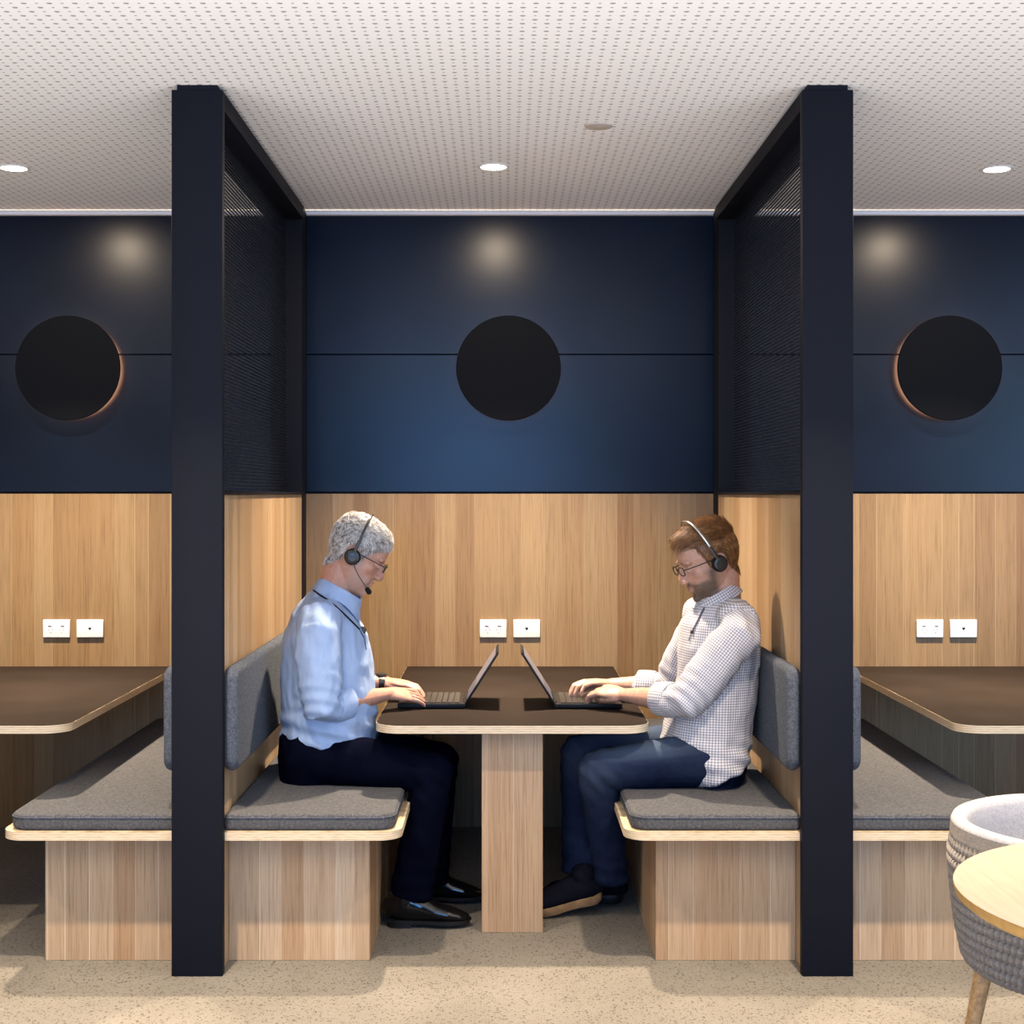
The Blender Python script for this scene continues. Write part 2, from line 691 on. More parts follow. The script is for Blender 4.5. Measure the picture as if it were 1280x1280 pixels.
def backrest(side, label):
    xw = PX[0][1] + 0.0095 if side < 0 else PX[1][0] - 0.0095
    xw -= side * 0.0
    wall = PX[0][1] - 0.010 if side < 0 else PX[1][0] + 0.010
    T = 0.046
    t = empty('backrest_pad', (wall, 4.452, 0.597), label, 'backrest', 'grey felt backrest pads')
    L, H = 6.17 - 4.452, 0.318
    out = rounded_outline(0, L, 0, H, (0.045,) * 4, 8)
    bm = bmesh.new()
    rings = slab(bm, out, 0.001, T, edge_round=0.022, steps=5)
    for v in bm.verts:        # (y, z, depth) -> (depth, y, z)
        y, z, dd = v.co
        v.co = (-side * dd, y, z)
    from_bm('pad_cover', bm, M_pad, t, True, 60)
    return t


bL = bench(-1, 'oak bench the grey-haired man sits on')
bR = bench(1, 'oak bench the bearded man sits on')
copy_tree(bR, -MOD, 'oak bench in the left booth, left of the left dark post')
copy_tree(bL, MOD, 'oak bench in the right booth behind the tub chair')
cL = cushion(-1, 'grey felt seat cushion under the grey-haired man')
cR = cushion(1, 'grey felt seat cushion under the bearded man')
copy_tree(cR, -MOD, 'empty grey felt seat cushion on the bench of the left booth')
copy_tree(cL, MOD, 'empty grey felt seat cushion on the bench of the right booth')
kL = backrest(-1, 'blue-grey backrest pad behind the grey-haired man')
kR = backrest(1, 'dark grey backrest pad behind the bearded man')
copy_tree(kR, -MOD, 'backrest pad of the left booth, showing as a sliver left of the left post')
copy_tree(kL, MOD, 'blue backrest pad of the right booth, showing as a sliver right of the right post')

# ------------------------------------------------------------------ booth tables
ZT = 0.692


def top_mat():
    t = NT('brown_laminate')
    p = t.pos()
    f = t.noise(p, 500, 3)
    g = t.noise(p, 4, 2)
    t.col(t.ramp(t.math('ADD', t.math('MULTIPLY', f, 0.5), t.math('MULTIPLY', g, 0.5)),
                 [(0.35, (0.0165, 0.0120, 0.0098)), (0.65, (0.0245, 0.0182, 0.0153))]))
    t.setp(0.6, 0.02)
    return t.m


M_top = top_mat()


def booth_table(label):
    t = empty('booth_table', (CX, 4.76, 0), label, 'table', 'brown topped booth tables')
    L = YW - 0.002 - 4.76
    bm = bmesh.new()
    out = rounded_outline(-0.445, 0.445, 0, L, (0.085, 0.085, 0, 0), 12)
    slab(bm, out, ZT - 0.027, ZT - 0.0015)
    from_bm('tabletop', bm, M_ply, t, True, 30)
    bm = bmesh.new()
    out = rounded_outline(-0.4435, 0.4435, 0.0015, L, (0.0835, 0.0835, 0, 0), 12)
    slab(bm, out, ZT - 0.0015, ZT)
    from_bm('laminate', bm, M_top, t, True, 30)
    boxobj('leg', (-0.1, 0.085, 0), (0.1, 0.20, ZT - 0.027), M_oak_leg, t, 0.0012, 1)
    return t


tb = booth_table('brown topped booth table between the two seated men')
copy_tree(tb, -MOD, 'brown topped booth table in the left booth')
copy_tree(tb, MOD, 'brown topped booth table in the right booth')


# ------------------------------------------------------------------ sockets
def power_outlet(x, z, label):
    t = empty('power_outlet', (x, YW, z), label, 'power outlet', 'white double power outlets')
    bm = bmesh.new()
    box(bm, (-0.0575, -0.0125, -0.0385), (0.0575, 0, 0.0385), 0.003, 3)
    from_bm('cover_plate', bm, M_white, t, True)
    for sx in (-1, 1):
        bm = bmesh.new()
        box(bm, (sx * 0.027 - 0.0085, -0.0165, 0.012), (sx * 0.027 + 0.0085, -0.011, 0.027), 0.002, 2)
        for v in bm.verts:
            if v.co.z > 0.02 and v.co.y < -0.0125:
                v.co.y += 0.0006
        from_bm('switch', bm, M_white, t, True)
        bm = bmesh.new()
        for (dx, dz, rot) in ((-0.0075, -0.004, 0.5), (0.0075, -0.004, -0.5), (0, -0.018, 0)):
            vs = box(bm, (-0.001, -0.0129, -0.004), (0.001, -0.0120, 0.004))
            R = Matrix.Rotation(rot, 3, 'Y')
            for v in vs:
                v.co = R @ v.co + Vector((sx * 0.023 + dx, 0, dz))
        from_bm('socket_slots', bm, M_black, t)
    return t


def data_outlet(x, z, label):
    t = empty('data_outlet', (x, YW, z), label, 'data outlet', 'white data outlets')
    bm = bmesh.new()
    box(bm, (-0.0575, -0.0125, -0.0385), (0.0575, 0, 0.0385), 0.003, 3)
    from_bm('cover_plate', bm, M_white, t, True)
    bm = bmesh.new()          # the small jack: two shoulders and a pointed foot
    prof = [(0.0, -0.0075), (0.0035, -0.004), (0.0065, -0.0005), (0.0065, 0.004), (0.004, 0.006), (0.0012, 0.0055),
            (0.0, 0.004), (-0.0012, 0.0055), (-0.004, 0.006), (-0.0065, 0.004), (-0.0065, -0.0005), (-0.0035, -0.004)]
    a = [bm.verts.new((x_, -0.0129, z_)) for x_, z_ in prof]
    b = [bm.verts.new((x_, -0.0115, z_)) for x_, z_ in prof]
    bm.faces.new(a)
    bm.faces.new(list(reversed(b)))
    for i in range(len(a)):
        j = (i + 1) % len(a)
        bm.faces.new((a[i], a[j], b[j], b[i]))
    from_bm('jack', bm, M_black, t)
    return t


zo = EYE - (785.5 - VY) * YW / FPX
for i, (dx, wh) in enumerate(((-MOD, 'left'), (0, 'centre'), (MOD, 'right'))):
    lab = {'left': 'over the empty table of the left booth', 'centre': 'between the two men, above the open laptops',
           'right': 'over the empty table of the right booth'}[wh]
    x1 = (616.5 - VX) * YW / FPX + dx + (0.0 if dx <= 0 else 0.0)
    power_outlet(x1, zo, 'white double power outlet ' + lab)
    data_outlet(x1 + 0.1445, zo, 'white data outlet with a small black jack ' + lab)

# ------------------------------------------------------------------ ceiling lights, disc lamps
M_lens = emit('downlight_lens', (1.0, 0.93, 0.82), 14.0)
M_glow = emit('halo_light', (1.0, 0.48, 0.26), 38.0)
WARM = (1.0, 0.80, 0.58)


def area_disc(name, loc, size, power, color, direction=(0, 0, -1), spread=180):
    ld = bpy.data.lights.new(name, 'AREA')
    ld.shape = 'DISK'
    ld.size = size
    ld.energy = power
    ld.color = color
    o = bpy.data.objects.new(name, ld)
    o.location = loc
    ld.spread = math.radians(spread)
    o.rotation_euler = Vector(direction).to_track_quat('-Z', 'Y').to_euler()
    COL.objects.link(o)
    return o


def downlight(x, y, label, power):
    t = empty('downlight', (x, y, ZC), label, 'ceiling light', 'round recessed downlights')
    bm = bmesh.new()
    lathe(bm, [(0.048, -0.0005), (0.048, -0.004), (0.060, -0.004), (0.062, -0.0005), (0.048, -0.0005)], seg=40)
    from_bm('trim_ring', bm, M_white, t, True)
    bm = bmesh.new()
    lathe(bm, [(0, -0.0008), (0.048, -0.0008), (0.047, -0.0030), (0, -0.0036)], seg=40)
    from_bm('lens', bm, M_lens, t, True)
    area_disc('downlight_lamp', (x, y, ZC - 0.006), 0.085, power, WARM, spread=88)
    area_disc('lens_glare', (x, y, ZC - 0.0065), 0.08, 20.0, WARM)     # light scattered sideways by the lens
    return t


P_BOOTH, P_FRONT = 58.0, 42.0
downlight(-0.039, 5.51, 'lit round downlight in the ceiling above the two men', P_BOOTH)
downlight(-1.832, 5.53, 'lit round downlight in the ceiling of the left booth', P_BOOTH)
downlight(1.848, 5.55, 'lit round downlight in the ceiling of the right booth', P_BOOTH)
for x in (-2.82, -0.94, 0.94, 2.82):       # the next row, just above the top of the photo
    area_disc('front_row_lamp', (x, 3.52, ZC - 0.006), 0.085, P_FRONT, WARM, spread=84)


def disc_lamp(x, z, label):
    t = empty('disc_wall_lamp', (x, YW - 0.004, z), label, 'wall lamp', 'round dark wall lamps')
    RX = Matrix.Rotation(PI / 2, 3, 'X')       # lathe axis z -> -y
    bm = bmesh.new()
    R = 0.2235
    lathe(bm, [(0, 0.062), (R - 0.002, 0.062), (R, 0.060), (R, 0.052), (R - 0.002, 0.050), (0, 0.050)], seg=96, M=RX)
    from_bm('disc', bm, M_disc, t, True)
    bm = bmesh.new()
    lathe(bm, [(0, 0.0), (0.09, 0.0), (0.09, 0.050), (0, 0.050)], seg=48, M=RX)
    from_bm('mount', bm, M_frame, t, True)
    bm = bmesh.new()
    lathe(bm, [(0.196, 0.043), (0.206, 0.043), (0.206, 0.0498), (0.196, 0.0498), (0.196, 0.043)], seg=72, M=RX)
    o = from_bm('light_ring', bm, M_glow, t, True)
    tag(o, 'warm glowing ring behind the dark disc')
    return t


zl = EYE + (VY - 460) * (YW - 0.06) / FPX
disc_lamp(0.019, zl, 'round dark disc wall lamp with a faint halo above the centre table')
disc_lamp(-1.862, zl, 'round dark disc wall lamp with a warm rim in the left booth')
disc_lamp(1.903, zl, 'round dark disc wall lamp with a warm rim in the right booth')

M_sens = plain('beige_plastic', (0.50, 0.43, 0.37), 0.6, 0.3, grain=0.03)
ps = W(748.5, 157, 1850 * (ZC - EYE) / (616 - 157))
bm = bmesh.new()
lathe(bm, [(0, -0.006), (0.040, -0.006), (0.0455, -0.0045), (0.0465, -0.0002), (0, -0.0002)], seg=48)
o = from_bm('ceiling_cover_plate', bm, M_sens, None, True)
o.location = (ps.x, ps.y, ZC)
tag(o, 'small round beige cover plate on the perforated ceiling', 'ceiling plate')
# ================================================================== people
def skin_mat(name, base, beard=None, lip=(0.40, 0.17, 0.14)):
    t = NT(name)
    p = t.pos(True)
    f = t.noise(p, 60, 4)
    g = t.noise(p, 700, 2)
    lo = (base[0] * 0.88, base[1] * 0.80, base[2] * 0.76)
    hi = (base[0] * 1.08, base[1] * 1.07, base[2] * 1.06)
    c = t.ramp(f, [(0.3, lo), (0.7, hi)])
    at = lambda nm: t.n('ShaderNodeAttribute', attribute_name=nm).outputs['Fac']
    c = t.mix(t.math('MULTIPLY', at('flush'), 0.5), c, (base[0] * 0.92, base[1] * 0.66, base[2] * 0.60))
    c = t.mix(t.math('MULTIPLY', at('lip'), 0.75), c, lip)
    if beard:
        bn = t.noise(t.mapped(p, (1, 1, 0.6)), 420, 4, 0.7)
        m = t.math('MULTIPLY', at('beard'), t.math('ADD', 0.42, bn))
        c = t.mix(m, c, beard)
    t.col(c)
    t.setp(0.46, 0.35)
    t.b.inputs['Subsurface Weight'].default_value = 0.12
    t.b.inputs['Subsurface Radius'].default_value = (0.012, 0.005, 0.003)
    t.bump(g, 0.10, 0.0008)
    return t.m


def hair_mat(name, stops):
    t = NT(name)
    a = t.n('ShaderNodeAttribute', attribute_name='tone').outputs['Fac']
    n = t.noise(t.pos(True), 55, 3)
    t.col(t.ramp(t.math('ADD', t.math('MULTIPLY', a, 0.55), t.math('MULTIPLY', n, 0.45)), stops))
    t.setp(0.42, 0.45)
    return t.m


def folds(t, n, fine=0.25, strength=0.30, dist=0.006):
    """soft creases in cloth over the fine weave"""
    p = t.pos(True)
    a = t.noise(t.mapped(p, (15, 15, 6)), 1.0, 2, 0.45)
    r = t.math('ABSOLUTE', t.math('SUBTRACT', a, 0.5))
    b1 = t.n('ShaderNodeBump')
    b1.inputs['Strength'].default_value = strength
    b1.inputs['Distance'].default_value = dist * 4
    t.l(t.math('POWER', r, 0.85), b1.inputs['Height'])
    b2 = t.n('ShaderNodeBump')
    b2.inputs['Strength'].default_value = fine
    b2.inputs['Distance'].default_value = 0.001
    t.l(n, b2.inputs['Height'])
    t.l(b1.outputs[0], b2.inputs['Normal'])
    t.l(b2.outputs[0], t.b.inputs['Normal'])


def cloth_mat(name, c0, c1, rough=0.8, weave=900.0, bumpy=0.25):
    t = NT(name)
    p = t.pos(True)
    n = t.noise(p, weave, 2)
    m = t.noise(p, 14, 3)
    t.col(t.ramp(t.math('ADD', t.math('MULTIPLY', n, 0.5), t.math('MULTIPLY', m, 0.5)), [(0.35, c0), (0.65, c1)]))
    t.setp(rough, 0.0)
    folds(t, n, bumpy)
    return t.m


def check_mat(name, pitch=0.0085):
    """fine blue and white checked shirting laid along the weave"""
    t = NT(name)
    uv = t.n('ShaderNodeUVMap', uv_map='weave')
    s = t.n('ShaderNodeSeparateXYZ')
    t.l(uv.outputs[0], s.inputs[0])

    def band(o):
        f = t.math('FRACT', t.math('DIVIDE', o, pitch))
        return t.math('LESS_THAN', f, 0.36)
    a, b = band(s.outputs[0]), band(s.outputs[1])
    f = t.math('MULTIPLY', t.math('ADD', a, b), 0.5)
    t.col(t.ramp(f, [(0.0, (0.60, 0.58, 0.58)), (0.5, (0.32, 0.32, 0.37)), (1.0, (0.13, 0.135, 0.20))]))
    t.setp(0.8, 0.2)
    n = t.noise(t.pos(True), 600, 2)
    folds(t, n, 0.2)
    return t.m


def denim_mat(name):
    t = NT(name)
    p = t.pos(True)
    n = t.noise(t.mapped(p, (700, 700, 250)), 1.0, 3)
    m = t.noise(p, 11, 3)
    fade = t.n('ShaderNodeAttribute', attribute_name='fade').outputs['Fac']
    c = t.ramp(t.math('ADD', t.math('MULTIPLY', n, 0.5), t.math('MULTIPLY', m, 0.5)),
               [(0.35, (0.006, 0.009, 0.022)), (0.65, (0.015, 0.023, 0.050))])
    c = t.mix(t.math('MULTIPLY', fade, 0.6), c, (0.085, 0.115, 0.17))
    t.col(c)
    t.setp(0.85, 0.0)
    folds(t, n, 0.3)
    return t.m


# ---------------------------------------------------------------- head
HEAD_ROWS = [  # z, front, back, half width, centre
    (0.136, -0.002, -0.020, 0.014, -0.012), (0.131, 0.030, -0.052, 0.040, -0.012), (0.118, 0.060, -0.078, 0.060, -0.012),
    (0.100, 0.078, -0.092, 0.0695, -0.012), (0.078, 0.089, -0.100, 0.0745, -0.012), (0.055, 0.0945, -0.103, 0.0765, -0.012),
    (0.036, 0.0965, -0.103, 0.0765, -0.010), (0.022, 0.0945, -0.101, 0.0755, -0.006), (0.008, 0.0895, -0.097, 0.0735, 0.0),
    (-0.008, 0.0885, -0.090, 0.0710, 0.005), (-0.024, 0.0885, -0.080, 0.0685, 0.010), (-0.040, 0.0885, -0.064, 0.0655, 0.012),
    (-0.056, 0.0875, -0.048, 0.0615, 0.014), (-0.072, 0.0835, -0.034, 0.0560, 0.016), (-0.087, 0.0815, -0.018, 0.0495, 0.020),
    (-0.100, 0.0790, 0.000, 0.0420, 0.026), (-0.110, 0.0700, 0.020, 0.0310, 0.034), (-0.116, 0.0560, 0.034, 0.0160, 0.044)]


def head_shapes(bm, M, wide_nose=1.0):
    seg = 40
    rings = []
    for z, f, b, w, c in HEAD_ROWS:
        r = []
        for k in range(seg):
            a = 2 * PI * k / seg
            ca, sa = math.cos(a), math.sin(a)
            e = 0.88
            pc = math.copysign(abs(ca) ** e, ca)
            ps_ = math.copysign(abs(sa) ** e, sa)
            x = c + ((f - c) if ca > 0 else (c - b)) * pc
            y = w * ps_
            if ca > 0 and z < 0.03:            # the face narrows towards the front
                y *= 1 - 0.20 * (ca ** 2)
            r.append(bm.verts.new(M @ Vector((x, y, z))))
        rings.append(r)
    for a, b in zip(rings[:-1], rings[1:]):
        for k in range(seg):
            bm.faces.new((a[k], a[(k + 1) % seg], b[(k + 1) % seg], b[k]))
    bm.faces.new(list(reversed(rings[0])))
    bm.faces.new(rings[-1])
    R = M.to_3x3()
    E = lambda c, r: ellipsoid(bm, M @ Vector(c), r, R.normalized() if False else R)
    yv = R @ Vector((0, 1, 0))
    # nose
    prof = [(0.0965, 0.024, 0.0080), (0.1010, 0.008, 0.0085), (0.1090, -0.008, 0.0105), (0.1165, -0.020, 0.0130), (0.1150, -0.0285, 0.0125)]
    if wide_nose:
        pts = [((f + 0.072) / 2, 0, z) for f, z, w in prof]
        tube(bm, [M @ Vector(p) for p in pts], [((f - 0.072) / 2, w) for f, z, w in prof], 18, yv)
    for s in (-1, 1):
        E((0.0970, s * 0.0125, -0.0290), (0.0125, 0.0078, 0.0080))
        E((0.0790, s * 0.028, 0.031), (0.0160, 0.030, 0.0110))        # brow
        E((0.0440, s * 0.043, -0.010), (0.033, 0.0235, 0.026))         # cheekbone
        E((0.0765, s * 0.0315, 0.0095), (0.0122, 0.0150, 0.0120))     # lids over the eyeball
        E((0.0520, s * 0.027, -0.048), (0.031, 0.026, 0.036))         # cheek beside the mouth
        # ear: a shallow dish with a rolled rim
        ra = math.radians(12)
        ep = lambda x, z, y: M @ Vector((-0.012 + x * math.cos(ra) - z * math.sin(ra), s * y, 0.002 + x * math.sin(ra) + z * math.cos(ra)))
        RE = R @ Matrix.Rotation(-ra, 3, 'Y')
        ellipsoid(bm, ep(0, 0, 0.0750), (0.0155, 0.0055, 0.0265), RE)
        rim = []
        for k in range(16):
            a = math.radians(35 + 225 * k / 15)
            rim.append(ep(0.0155 * math.cos(a), 0.0280 * math.sin(a), 0.0795 - 0.0045 * math.cos(a)))
        tube(bm, rim, [0.0040] * len(rim), 8)
        ellipsoid(bm, ep(0.003, -0.0250, 0.0765), (0.0075, 0.0048, 0.0085), RE)       # lobe
        ellipsoid(bm, ep(0.014, 0.000, 0.0755), (0.005, 0.0050, 0.007), RE)           # tragus
    E((0.0860, 0, -0.0520), (0.0100, 0.0210, 0.0060))                 # lips
    E((0.0850, 0, -0.0625), (0.0100, 0.0190, 0.0066))
    E((0.0720, 0, -0.0950), (0.0165, 0.0220, 0.0160))                 # chin


def head_sculpt(co, M):
    """pushes in head space: eye hollows, philtrum, mouth line, temples"""
    Mi = np.array(M.inverted())
    h = co @ Mi[:3, :3].T + Mi[:3, 3]
    d = np.zeros_like(h)

    def push(c, r, v):
        q = (h - np.array(c)) / np.array(r)
        w = np.exp(-(q ** 2).sum(1) * 1.4)
        d[:] += w[:, None] * np.array(v)
    for s in (-1, 1):
        push((0.092, s * 0.0165, 0.010), (0.012, 0.007, 0.010), (-0.005, 0, 0))
        push((0.085, s * 0.034, 0.0200), (0.014, 0.018, 0.0040), (-0.0035, 0, 0))
        push((0.085, s * 0.034, -0.0040), (0.014, 0.018, 0.0040), (-0.0025, 0, 0))
        push((0.088, s * 0.030, -0.036), (0.012, 0.006, 0.014), (-0.0022, 0, 0))
        push((0.055, s * 0.070, 0.035), (0.03, 0.02, 0.03), (0, -s * 0.003, 0))
        push((-0.006, s * 0.082, 0.002), (0.009, 0.008, 0.012), (0, -s * 0.006, 0))
        push((0.1005, s * 0.007, -0.0370), (0.006, 0.004, 0.004), (0, 0, 0.003))
    push((0.096, 0, -0.0575), (0.012, 0.024, 0.0022), (-0.0050, 0, 0))
    push((0.096, 0, -0.0440), (0.012, 0.005, 0.006), (-0.0020, 0, 0))
    push((0.090, 0, -0.0760), (0.012, 0.024, 0.007), (-0.0030, 0, 0))
    R = np.array(M.to_3x3())
    return co + d @ R.T, h


def hand_shapes(bm, wrist, f, u, side, curl=(18, 34, 20), spread=1.0, size=1.0, thumb_in=0.0):
    """palm, four fingers and a thumb; side = sign of the thumb along u x f"""
    wrist = Vector(wrist)
    f = Vector(f).normalized()
    u = Vector(u)
    u = (u - f * u.dot(f)).normalized()
    l = u.cross(f) * side
    P = lambda x, y, z: wrist + (f * x + l * y + u * z) * size
    tube(bm, [P(-0.01, 0, 0), P(0.02, 0.001, 0.001), P(0.055, 0.001, 0.003), P(0.086, 0.000, 0.002)],
         [(0.019 * size, 0.026 * size), (0.0175 * size, 0.031 * size), (0.0155 * size, 0.040 * size), (0.0115 * size, 0.041 * size)], 20, l)
    ellipsoid(bm, P(0.032, 0.021, -0.006), (0.026 * size, 0.017 * size, 0.015 * size),
              Matrix((f, l, u)).transposed())
    tips = []
    data = ((0.029, 0.090, (0.041, 0.025, 0.021), 0.0092, 5), (0.0095, 0.093, (0.045, 0.029, 0.022), 0.0094, 1),
            (-0.0105, 0.089, (0.041, 0.027, 0.022), 0.0089, -3), (-0.0290, 0.081, (0.033, 0.020, 0.019), 0.0078, -9))
    bones = []
    for j, (y, x, ln, r, sp) in enumerate(data):
        a = math.radians(sp * spread)
        d = (f * math.cos(a) + l * math.sin(a)).normalized()
        pit = 0.0
        p = P(x - 0.018, y * 0.95, 0.002)
        pts, rr = [p.copy()], [r * 1.05 * size]
        p = P(x, y, 0.002)
        pts.append(p.copy())
        rr.append(r * 1.08 * size)
        extra = (0, 3, 1, -4)[j]
        for q in range(3):
            pit += math.radians(curl[q] + (extra if q == 0 else 0))
            dd = d * math.cos(pit) - u * math.sin(pit)
            p = p + dd * ln[q] * size
            if q == 2:
                p = p - dd * 0.004 * size
            pts.append(p.copy())
            rr.append(r * (0.97, 0.90, 0.74)[q] * size)
        tube(bm, pts, rr, 12, l)
        tips.append(pts[-1])
        bones.append(pts)
    # thumb leaves the side of the palm near its base
    p0 = P(0.022, 0.024, -0.006)
    p1 = P(0.050, 0.043 - thumb_in, -0.012)
    p2 = P(0.078, 0.050 - thumb_in * 1.6, -0.020)
    p3 = P(0.100, 0.047 - thumb_in * 2.2, -0.028)
    tube(bm, [p0, p1, p2, p3], [0.0135 * size, 0.0115 * size, 0.0102 * size, 0.0080 * size], 12, u)
    return tips, bones


def wrinkle(co, no, amp, scale, seed, stretch=(1, 1, 1)):
    out = np.empty(len(co))
    for i in range(len(co)):
        c = co[i]
        v = Vector((c[0] * scale * stretch[0] + seed, c[1] * scale * stretch[1], c[2] * scale * stretch[2]))
        a = mnoise.noise(v)
        out[i] = (1 - abs(a) * 2.2) * 0.6 + 0.4 * mnoise.noise(v * 2.3)
    return co + no * (out * amp)[:, None]


def uv_by_bones(me, bones, name='weave'):
    """lays the weave along the nearest limb: u along it, v around it"""
    co = get_co(me)
    uvl = me.uv_layers.new(name=name)
    nl = len(me.loops)
    lv = np.empty(nl, dtype=np.int32)
    me.loops.foreach_get('vertex_index', lv)
    npoly = len(me.polygons)
    ls = np.empty(npoly, dtype=np.int32)
    lt = np.empty(npoly, dtype=np.int32)
    me.polygons.foreach_get('loop_start', ls)
    me.polygons.foreach_get('loop_total', lt)
    ctr = np.empty(npoly * 3)
    me.polygons.foreach_get('center', ctr)
    ctr = ctr.reshape(-1, 3)
    best = np.full(npoly, 1e9)
    pick = np.zeros(npoly, dtype=np.int32)
    frames = []
    for i, (A, B, r) in enumerate(bones):
        A, B = np.array(A), np.array(B)
        ax = B - A
        L = np.linalg.norm(ax)
        ax /= L
        t = np.clip((ctr - A) @ ax, 0, L)
        d = np.linalg.norm(ctr - A - t[:, None] * ax, axis=1) / r
        m = d < best
        best[m] = d[m]
        pick[m] = i
        ref = np.array((0, 1.0, 0)) if abs(ax[1]) < 0.8 else np.array((0, 0, 1.0))
        e1 = ref - ax * (ref @ ax)
        e1 /= np.linalg.norm(e1)
        frames.append((A, ax, e1, np.cross(ax, e1), r))
    lf = np.repeat(pick, lt)
    uv = np.zeros((nl, 2))
    lc = co[lv]
    pc = np.repeat(ctr, lt, axis=0)
    for i, (A, ax, e1, e2, r) in enumerate(frames):
        m = lf == i
        q = lc[m] - A
        ang = np.arctan2(q @ e2, -(q @ e1))
        qc = pc[m] - A
        angc = np.arctan2(qc @ e2, -(qc @ e1))
        ang = angc + (ang - angc + PI) % (2 * PI) - PI
        uv[m, 0] = q @ ax
        uv[m, 1] = ang * r
    uvl.data.foreach_set('uv', uv.ravel())


def face_mask_object(name, me_src, keep_vert, offset, mat, parent, thick_noise=0.0, seed=0.0):
    """a shell lifted off part of the head: hair cap, stubble"""
    co, no = get_co(me_src), get_no(me_src)
    idx = -np.ones(len(co), dtype=np.int64)
    faces = []
    for p in me_src.polygons:
        if all(keep_vert[v] for v in p.vertices):
            faces.append(tuple(p.vertices))
    used = sorted(set(v for f in faces for v in f))
    for i, v in enumerate(used):
        idx[v] = i
    n = len(used)
    u = np.array(used)
    off = offset[u].copy()
    if thick_noise:
        for i, v in enumerate(used):
            c = co[v]
            off[i] *= 1 + thick_noise * mnoise.noise(Vector((c[0] * 55 + seed, c[1] * 55, c[2] * 55)))
    top = co[u] + no[u] * off[:, None]
    bot = co[u] - no[u] * 0.003
    V = [tuple(v) for v in top] + [tuple(v) for v in bot]
    F = [tuple(int(idx[v]) for v in f) for f in faces]
    edge_count = {}
    for f in F:
        for a, b in zip(f, f[1:] + f[:1]):
            edge_count[(min(a, b), max(a, b))] = edge_count.get((min(a, b), max(a, b)), 0) + 1
    allF = list(F) + [tuple(v + n for v in reversed(f)) for f in F]
    for f in F:
        for a, b in zip(f, f[1:] + f[:1]):
            if edge_count[(min(a, b), max(a, b))] == 1:
                allF.append((b, a, a + n, b + n))
    return V, allF, top, no[u], u


S_HAIRLUMP = 0.16


def build_hair(name, body_me, M, hs, zline, thick, strands, mat, parent, comb, length, width, seed, front_lift=0.0, gravity=0.3, stray=0.2, lift0=0.2):
    """hs = head-space coordinates of the body vertices"""
    x, y, z = hs[:, 0], hs[:, 1], hs[:, 2]
    xs = np.array([a for a, _ in zline])
    zs = np.array([b for _, b in zline])
    zh = np.interp(x, xs, zs)
    inside = (np.abs(y) < 0.12) & (z < 0.2) & (x > -0.14) & (x < 0.13)
    above = z - zh
    ear = (np.abs(y) > 0.0745) & (x > -0.036) & (x < 0.010) & (z < 0.036)
    keep = inside & (above > -0.002) & ~ear
    off = thick(x, y, z) * sstep(above, -0.002, 0.022) + 0.0015
    V, F, top, nrm, used = face_mask_object(name, body_me, keep, off, mat, parent, S_HAIRLUMP, seed)
    rng = random.Random(seed)
    tone = [0.22 + 0.1 * rng.random() for _ in V]  # cap darker than most strands: shade between them painted into the tone
    R = np.array(M.to_3x3())
    ntop = len(top)
    fcs = [f for f in F[:0]]
    # strands
    tri = [f for f in F if max(f) < ntop]
    hu = hs[used]
    for s in range(strands):
        f = tri[rng.randrange(len(tri))]
        i = f[rng.randrange(len(f))]
        hp = hu[i]
        c = np.array(comb(hp[0], hp[1], hp[2]))
        n = nrm[i]
        d = R @ (c + np.array([rng.gauss(0, stray), rng.gauss(0, stray), rng.gauss(0, stray)]))
        d = d - n * (d @ n)
        d /= np.linalg.norm(d) + 1e-9
        L = length(hp[0], hp[1], hp[2]) * rng.uniform(0.6, 1.15)
        lift = (lift0 + front_lift * float(sstep(np.array(hp[0]), 0.02, 0.08)) * float(sstep(np.array(hp[2]), 0.06, 0.10))) * rng.uniform(0.5, 1.3)
        p = top[i] - n * 0.0012 + d * rng.uniform(-.004, .004)
        side = np.cross(n, d)
        base = len(V)
        w = width * rng.uniform(0.7, 1.3)
        K = 4
        v = d + n * lift
        tn = min(1, max(0, rng.gauss(0.5, 0.22)))
        for k in range(K + 1):
            ww = w * (1 - 0.85 * (k / K) ** 1.5)
            V.append(tuple(p + side * ww))
            V.append(tuple(p - side * ww))
            V.append(tuple(p + n * ww * 0.9))
            tone.extend([tn] * 3)
            p = p + v * (L / K)
            v = v - n * (lift * 0.75 / K * 2) + np.array([0, 0, -gravity / K])
            v /= np.linalg.norm(v) + 1e-9
        for k in range(K):
            a = base + 3 * k
            for (q, r_) in ((0, 1), (1, 2), (2, 0)):
                F.append((a + q, a + r_, a + 3 + r_, a + 3 + q))
    me = bpy.data.meshes.new(name)
    me.from_pydata(V, [], F)
    me.update()
    add_attr(me, 'tone', tone)
    return new_obj(name, me, mat, parent, True, 0)


